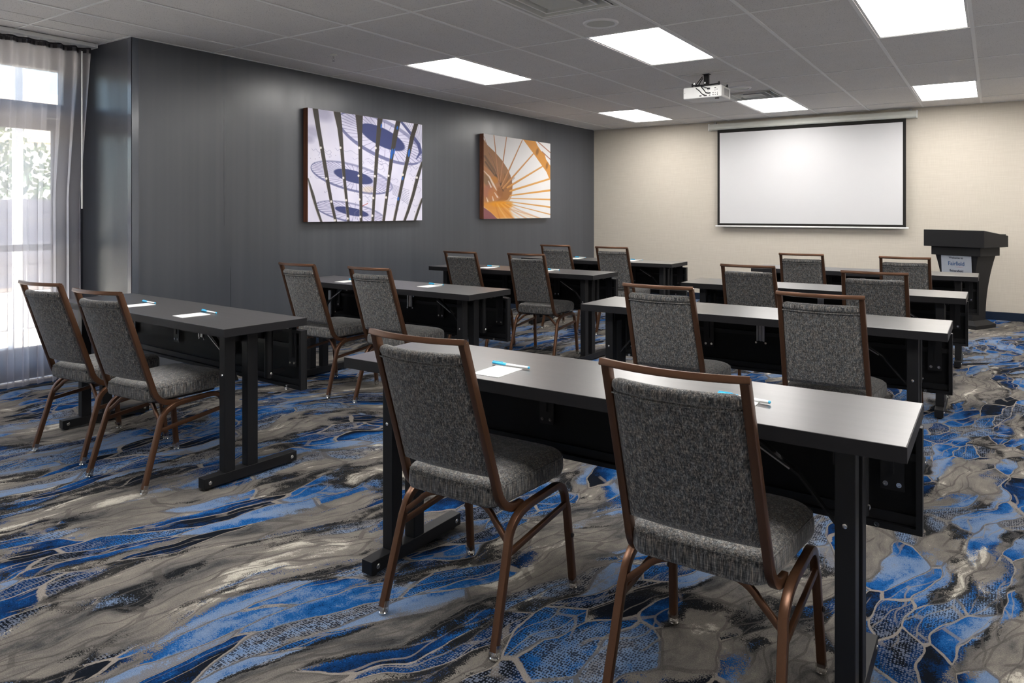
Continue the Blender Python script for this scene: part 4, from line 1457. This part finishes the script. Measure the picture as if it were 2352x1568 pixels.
        for path, sy in ((rear, -1), (front, 1)):
            lg = bmesh.new()
            sweep(lg, path, 0.0235, 0.0235, side=(1, 0, 0), r=0.004)
            leg = obj('leg', lg, M['bronze'], t, smooth=True)
            fx, fy = path[0][0], path[0][1]
            gl = bmesh.new()
            sweep(gl, [(fx, fy + sy * 0.001, 0.008), (fx, fy - sy * 0.008, 0.040)], 0.0275, 0.0275, side=(1, 0, 0), r=0.006)
            obj('glide_sleeve', gl, M['clear'], leg, smooth=True)
            gb = bmesh.new()
            lathe(gb, [(0.010, 0.0), (0.0145, 0.002), (0.015, 0.006), (0.012, 0.010)], (fx, fy, 0.0), 16)
            obj('glide', gb, M['chrome'], leg, smooth=True)
            if sy > 0:
                bmpr = lathe(bmesh.new(), [(0.007, 0.0), (0.009, 0.003), (0.006, 0.007)] if s > 0 else [(0.007, 0.0), (0.009, -0.003), (0.006, -0.007)], (X(0.19) + s * 0.0115, 0.219, 0.192), 12, 'X')
                obj('stacking_bumper', bmpr, M['rubber'], leg, smooth=True)
        sr = bmesh.new()
        sweep(sr, [(X(0.38), -0.021, 0.379), (X(0.38), 0.121, 0.381)], 0.0230, 0.0230, side=(1, 0, 0), r=0.004)
        obj('side_rail', sr, M['bronze'], t, smooth=True)
        sb = bmesh.new()
        sweep(sb, [(X(0.27), -0.160, 0.268), (X(0.30), 0.208, 0.302)], 0.014, 0.019, side=(1, 0, 0), r=0.003)
        obj('stretcher', sb, M['bronze'], t, smooth=True)
        cbr = bmesh.new()
        sweep(cbr, [(X(0.31), -0.150, 0.300), (s * 0.150, -0.135, 0.350)] + arc((s * 0.150, -0.135, 0.350), (s * 0.125, -0.128, 0.383), (s * 0.075, -0.115, 0.384), 5)[1:], 0.014, 0.018, side=(0, 1, 0), r=0.003)
        obj('corner_brace', cbr, M['bronze'], t, smooth=True)
    return t

CHAIRS = [
    ((-0.625, 1.935), -0.5, 'grey banquet chair largest in the photo, at the right foreground table end'),
    ((-1.427, 1.945), 0.5, 'grey banquet chair with full legs in view at the left end of the nearest table'),
    ((-1.385, 3.690), 0.0, 'grey banquet chair at the left end of the second right-column table'),
    ((-0.645, 3.740), 0.0, 'grey banquet chair at the right end of the second right-column table'),
    ((-1.395, 5.290), 0.0, 'grey banquet chair at the left of the third right-column table'),
    ((-0.610, 5.160), 1.0, 'grey banquet chair at the right of the third right-column table'),
    ((-1.385, 6.880), 0.0, 'grey banquet chair at the left of the right-column table before the lectern'),
    ((-0.600, 6.870), 0.5, 'grey banquet chair closest to the lectern'),
    ((-3.480, 2.030), 4.0, 'grey banquet chair at the far-left table, right one of that pair'),
    ((-4.125, 2.062), 5.0, 'grey banquet chair closest to the sheer curtain'),
    ((-4.070, 3.690), 0.0, 'grey banquet chair at the left of the table under the large picture'),
    ((-3.385, 3.705), 0.5, 'grey banquet chair right of the one under the large picture, behind the nearest table'),
    ((-4.040, 5.510), 0.0, 'grey banquet chair at the left of the third left-column table'),
    ((-3.375, 5.560), 3.0, 'grey banquet chair with all legs in view at the middle of the room'),
    ((-3.960, 7.085), 0.0, 'grey banquet chair at the furthest left table, the one against the dark wall'),
    ((-3.270, 7.050), 0.0, 'grey banquet chair seen against the corner where dark and beige walls meet'),
]
c0 = make_chair()
for i, ((x, y), a, lab) in enumerate(CHAIRS):
    o = c0 if i == 0 else copy_tree(c0)
    o.location = (x, y, 0)
    o.rotation_euler = (0, 0, R(a))
    o['label'] = lab
    o['group'] = 'banquet chairs at the training tables'

# ------------------------------------------------------------------ note pads and pens
def make_pad():
    t = thing('note_pad', '', 'note pad')
    for i, (a, z0_) in enumerate(((0.0, 0.0), (0.004, 0.0009))):
        bm = bmesh.new()
        box(bm, -0.053, 0.053, -0.074, 0.074, z0_, z0_ + 0.0008)
        bmesh.ops.rotate(bm, verts=bm.verts, cent=(0, 0, 0), matrix=Matrix.Rotation(a, 3, 'Z'))
        obj('sheets', bm, M['paper'], t)
    return t

def make_pen():
    t = thing('pen', '', 'pen')
    b = bmesh.new()
    lathe(b, [(0.0044, -0.016), (0.0048, -0.012), (0.0048, 0.074), (0.0046, 0.076)], (0, 0, 0.0048), 12, 'X')
    obj('barrel', b, M['pen_white'], t, smooth=True)
    c = bmesh.new()
    lathe(c, [(0.003, -0.075), (0.0052, -0.072), (0.0054, -0.015)], (0, 0, 0.0054), 12, 'X')
    cap = obj('cap', c, M['pen_blue'], t, smooth=True)
    obj('clip', boxes((-0.072, -0.030, -0.0012, 0.0012, 0.0105, 0.0125)), M['pen_blue'], cap)
    e = bmesh.new()
    lathe(e, [(0.0046, 0.076), (0.0047, 0.079), (0.003, 0.081)], (0, 0, 0.0048), 12, 'X')
    obj('end_plug', e, M['pen_blue'], t, smooth=True)
    return t

SETS = [   # pad x, y, angle; pen x, y, angle; where
    (-1.388, 1.985, 1, -1.393, 2.068, -1, 'behind the chair at the left end of the nearest table'),
    (-0.602, 2.025, 1, -0.598, 2.078, -8, 'behind the largest chair on the nearest table'),
    (-4.075, 2.240, -6, -4.137, 2.335, -4, 'on the far-left table, further from the camera'),
    (-3.455, 2.178, -6, -3.476, 2.290, -6, 'on the far-left table, nearer its right end'),
    (-4.130, 3.890, -3, -4.140, 3.985, -6, 'between the two chairs on the table under the large picture'),
    (-3.375, 3.975, -3, -3.402, 4.078, -8, 'on the right half of the table under the large picture'),
    (-4.020, 5.600, -3, -4.060, 5.735, -6, 'on the left half of the third left-column table'),
    (-3.385, 5.590, -3, -3.370, 5.700, -6, 'on the third left-column table, just right of its nearer chair'),
    (-3.975, 7.270, 0, -4.010, 7.420, -8, 'between the chairs on the furthest left table'),
    (-3.290, 7.270, 0, -3.290, 7.385, -10, 'on the furthest left table beside the beige wall corner'),
]
pad0, pen0 = make_pad(), make_pen()
for i, (px, py, pa, qx, qy, qa, where) in enumerate(SETS):
    o = pad0 if i == 0 else copy_tree(pad0)
    o.location = (px, py, TZ)
    o.rotation_euler = (0, 0, R(pa))
    tag(o, 'white paper note pad ' + where, 'note pad', 'note pads on the tables')
    o = pen0 if i == 0 else copy_tree(pen0)
    over = abs(qx - px) < 0.10 and abs(qy - py) < 0.085
    o.location = (qx, qy, TZ + (0.0018 if over else 0.0))
    o.rotation_euler = (0, 0, R(qa))
    tag(o, 'white pen with blue cap ' + where, 'pen', 'pens beside the note pads')
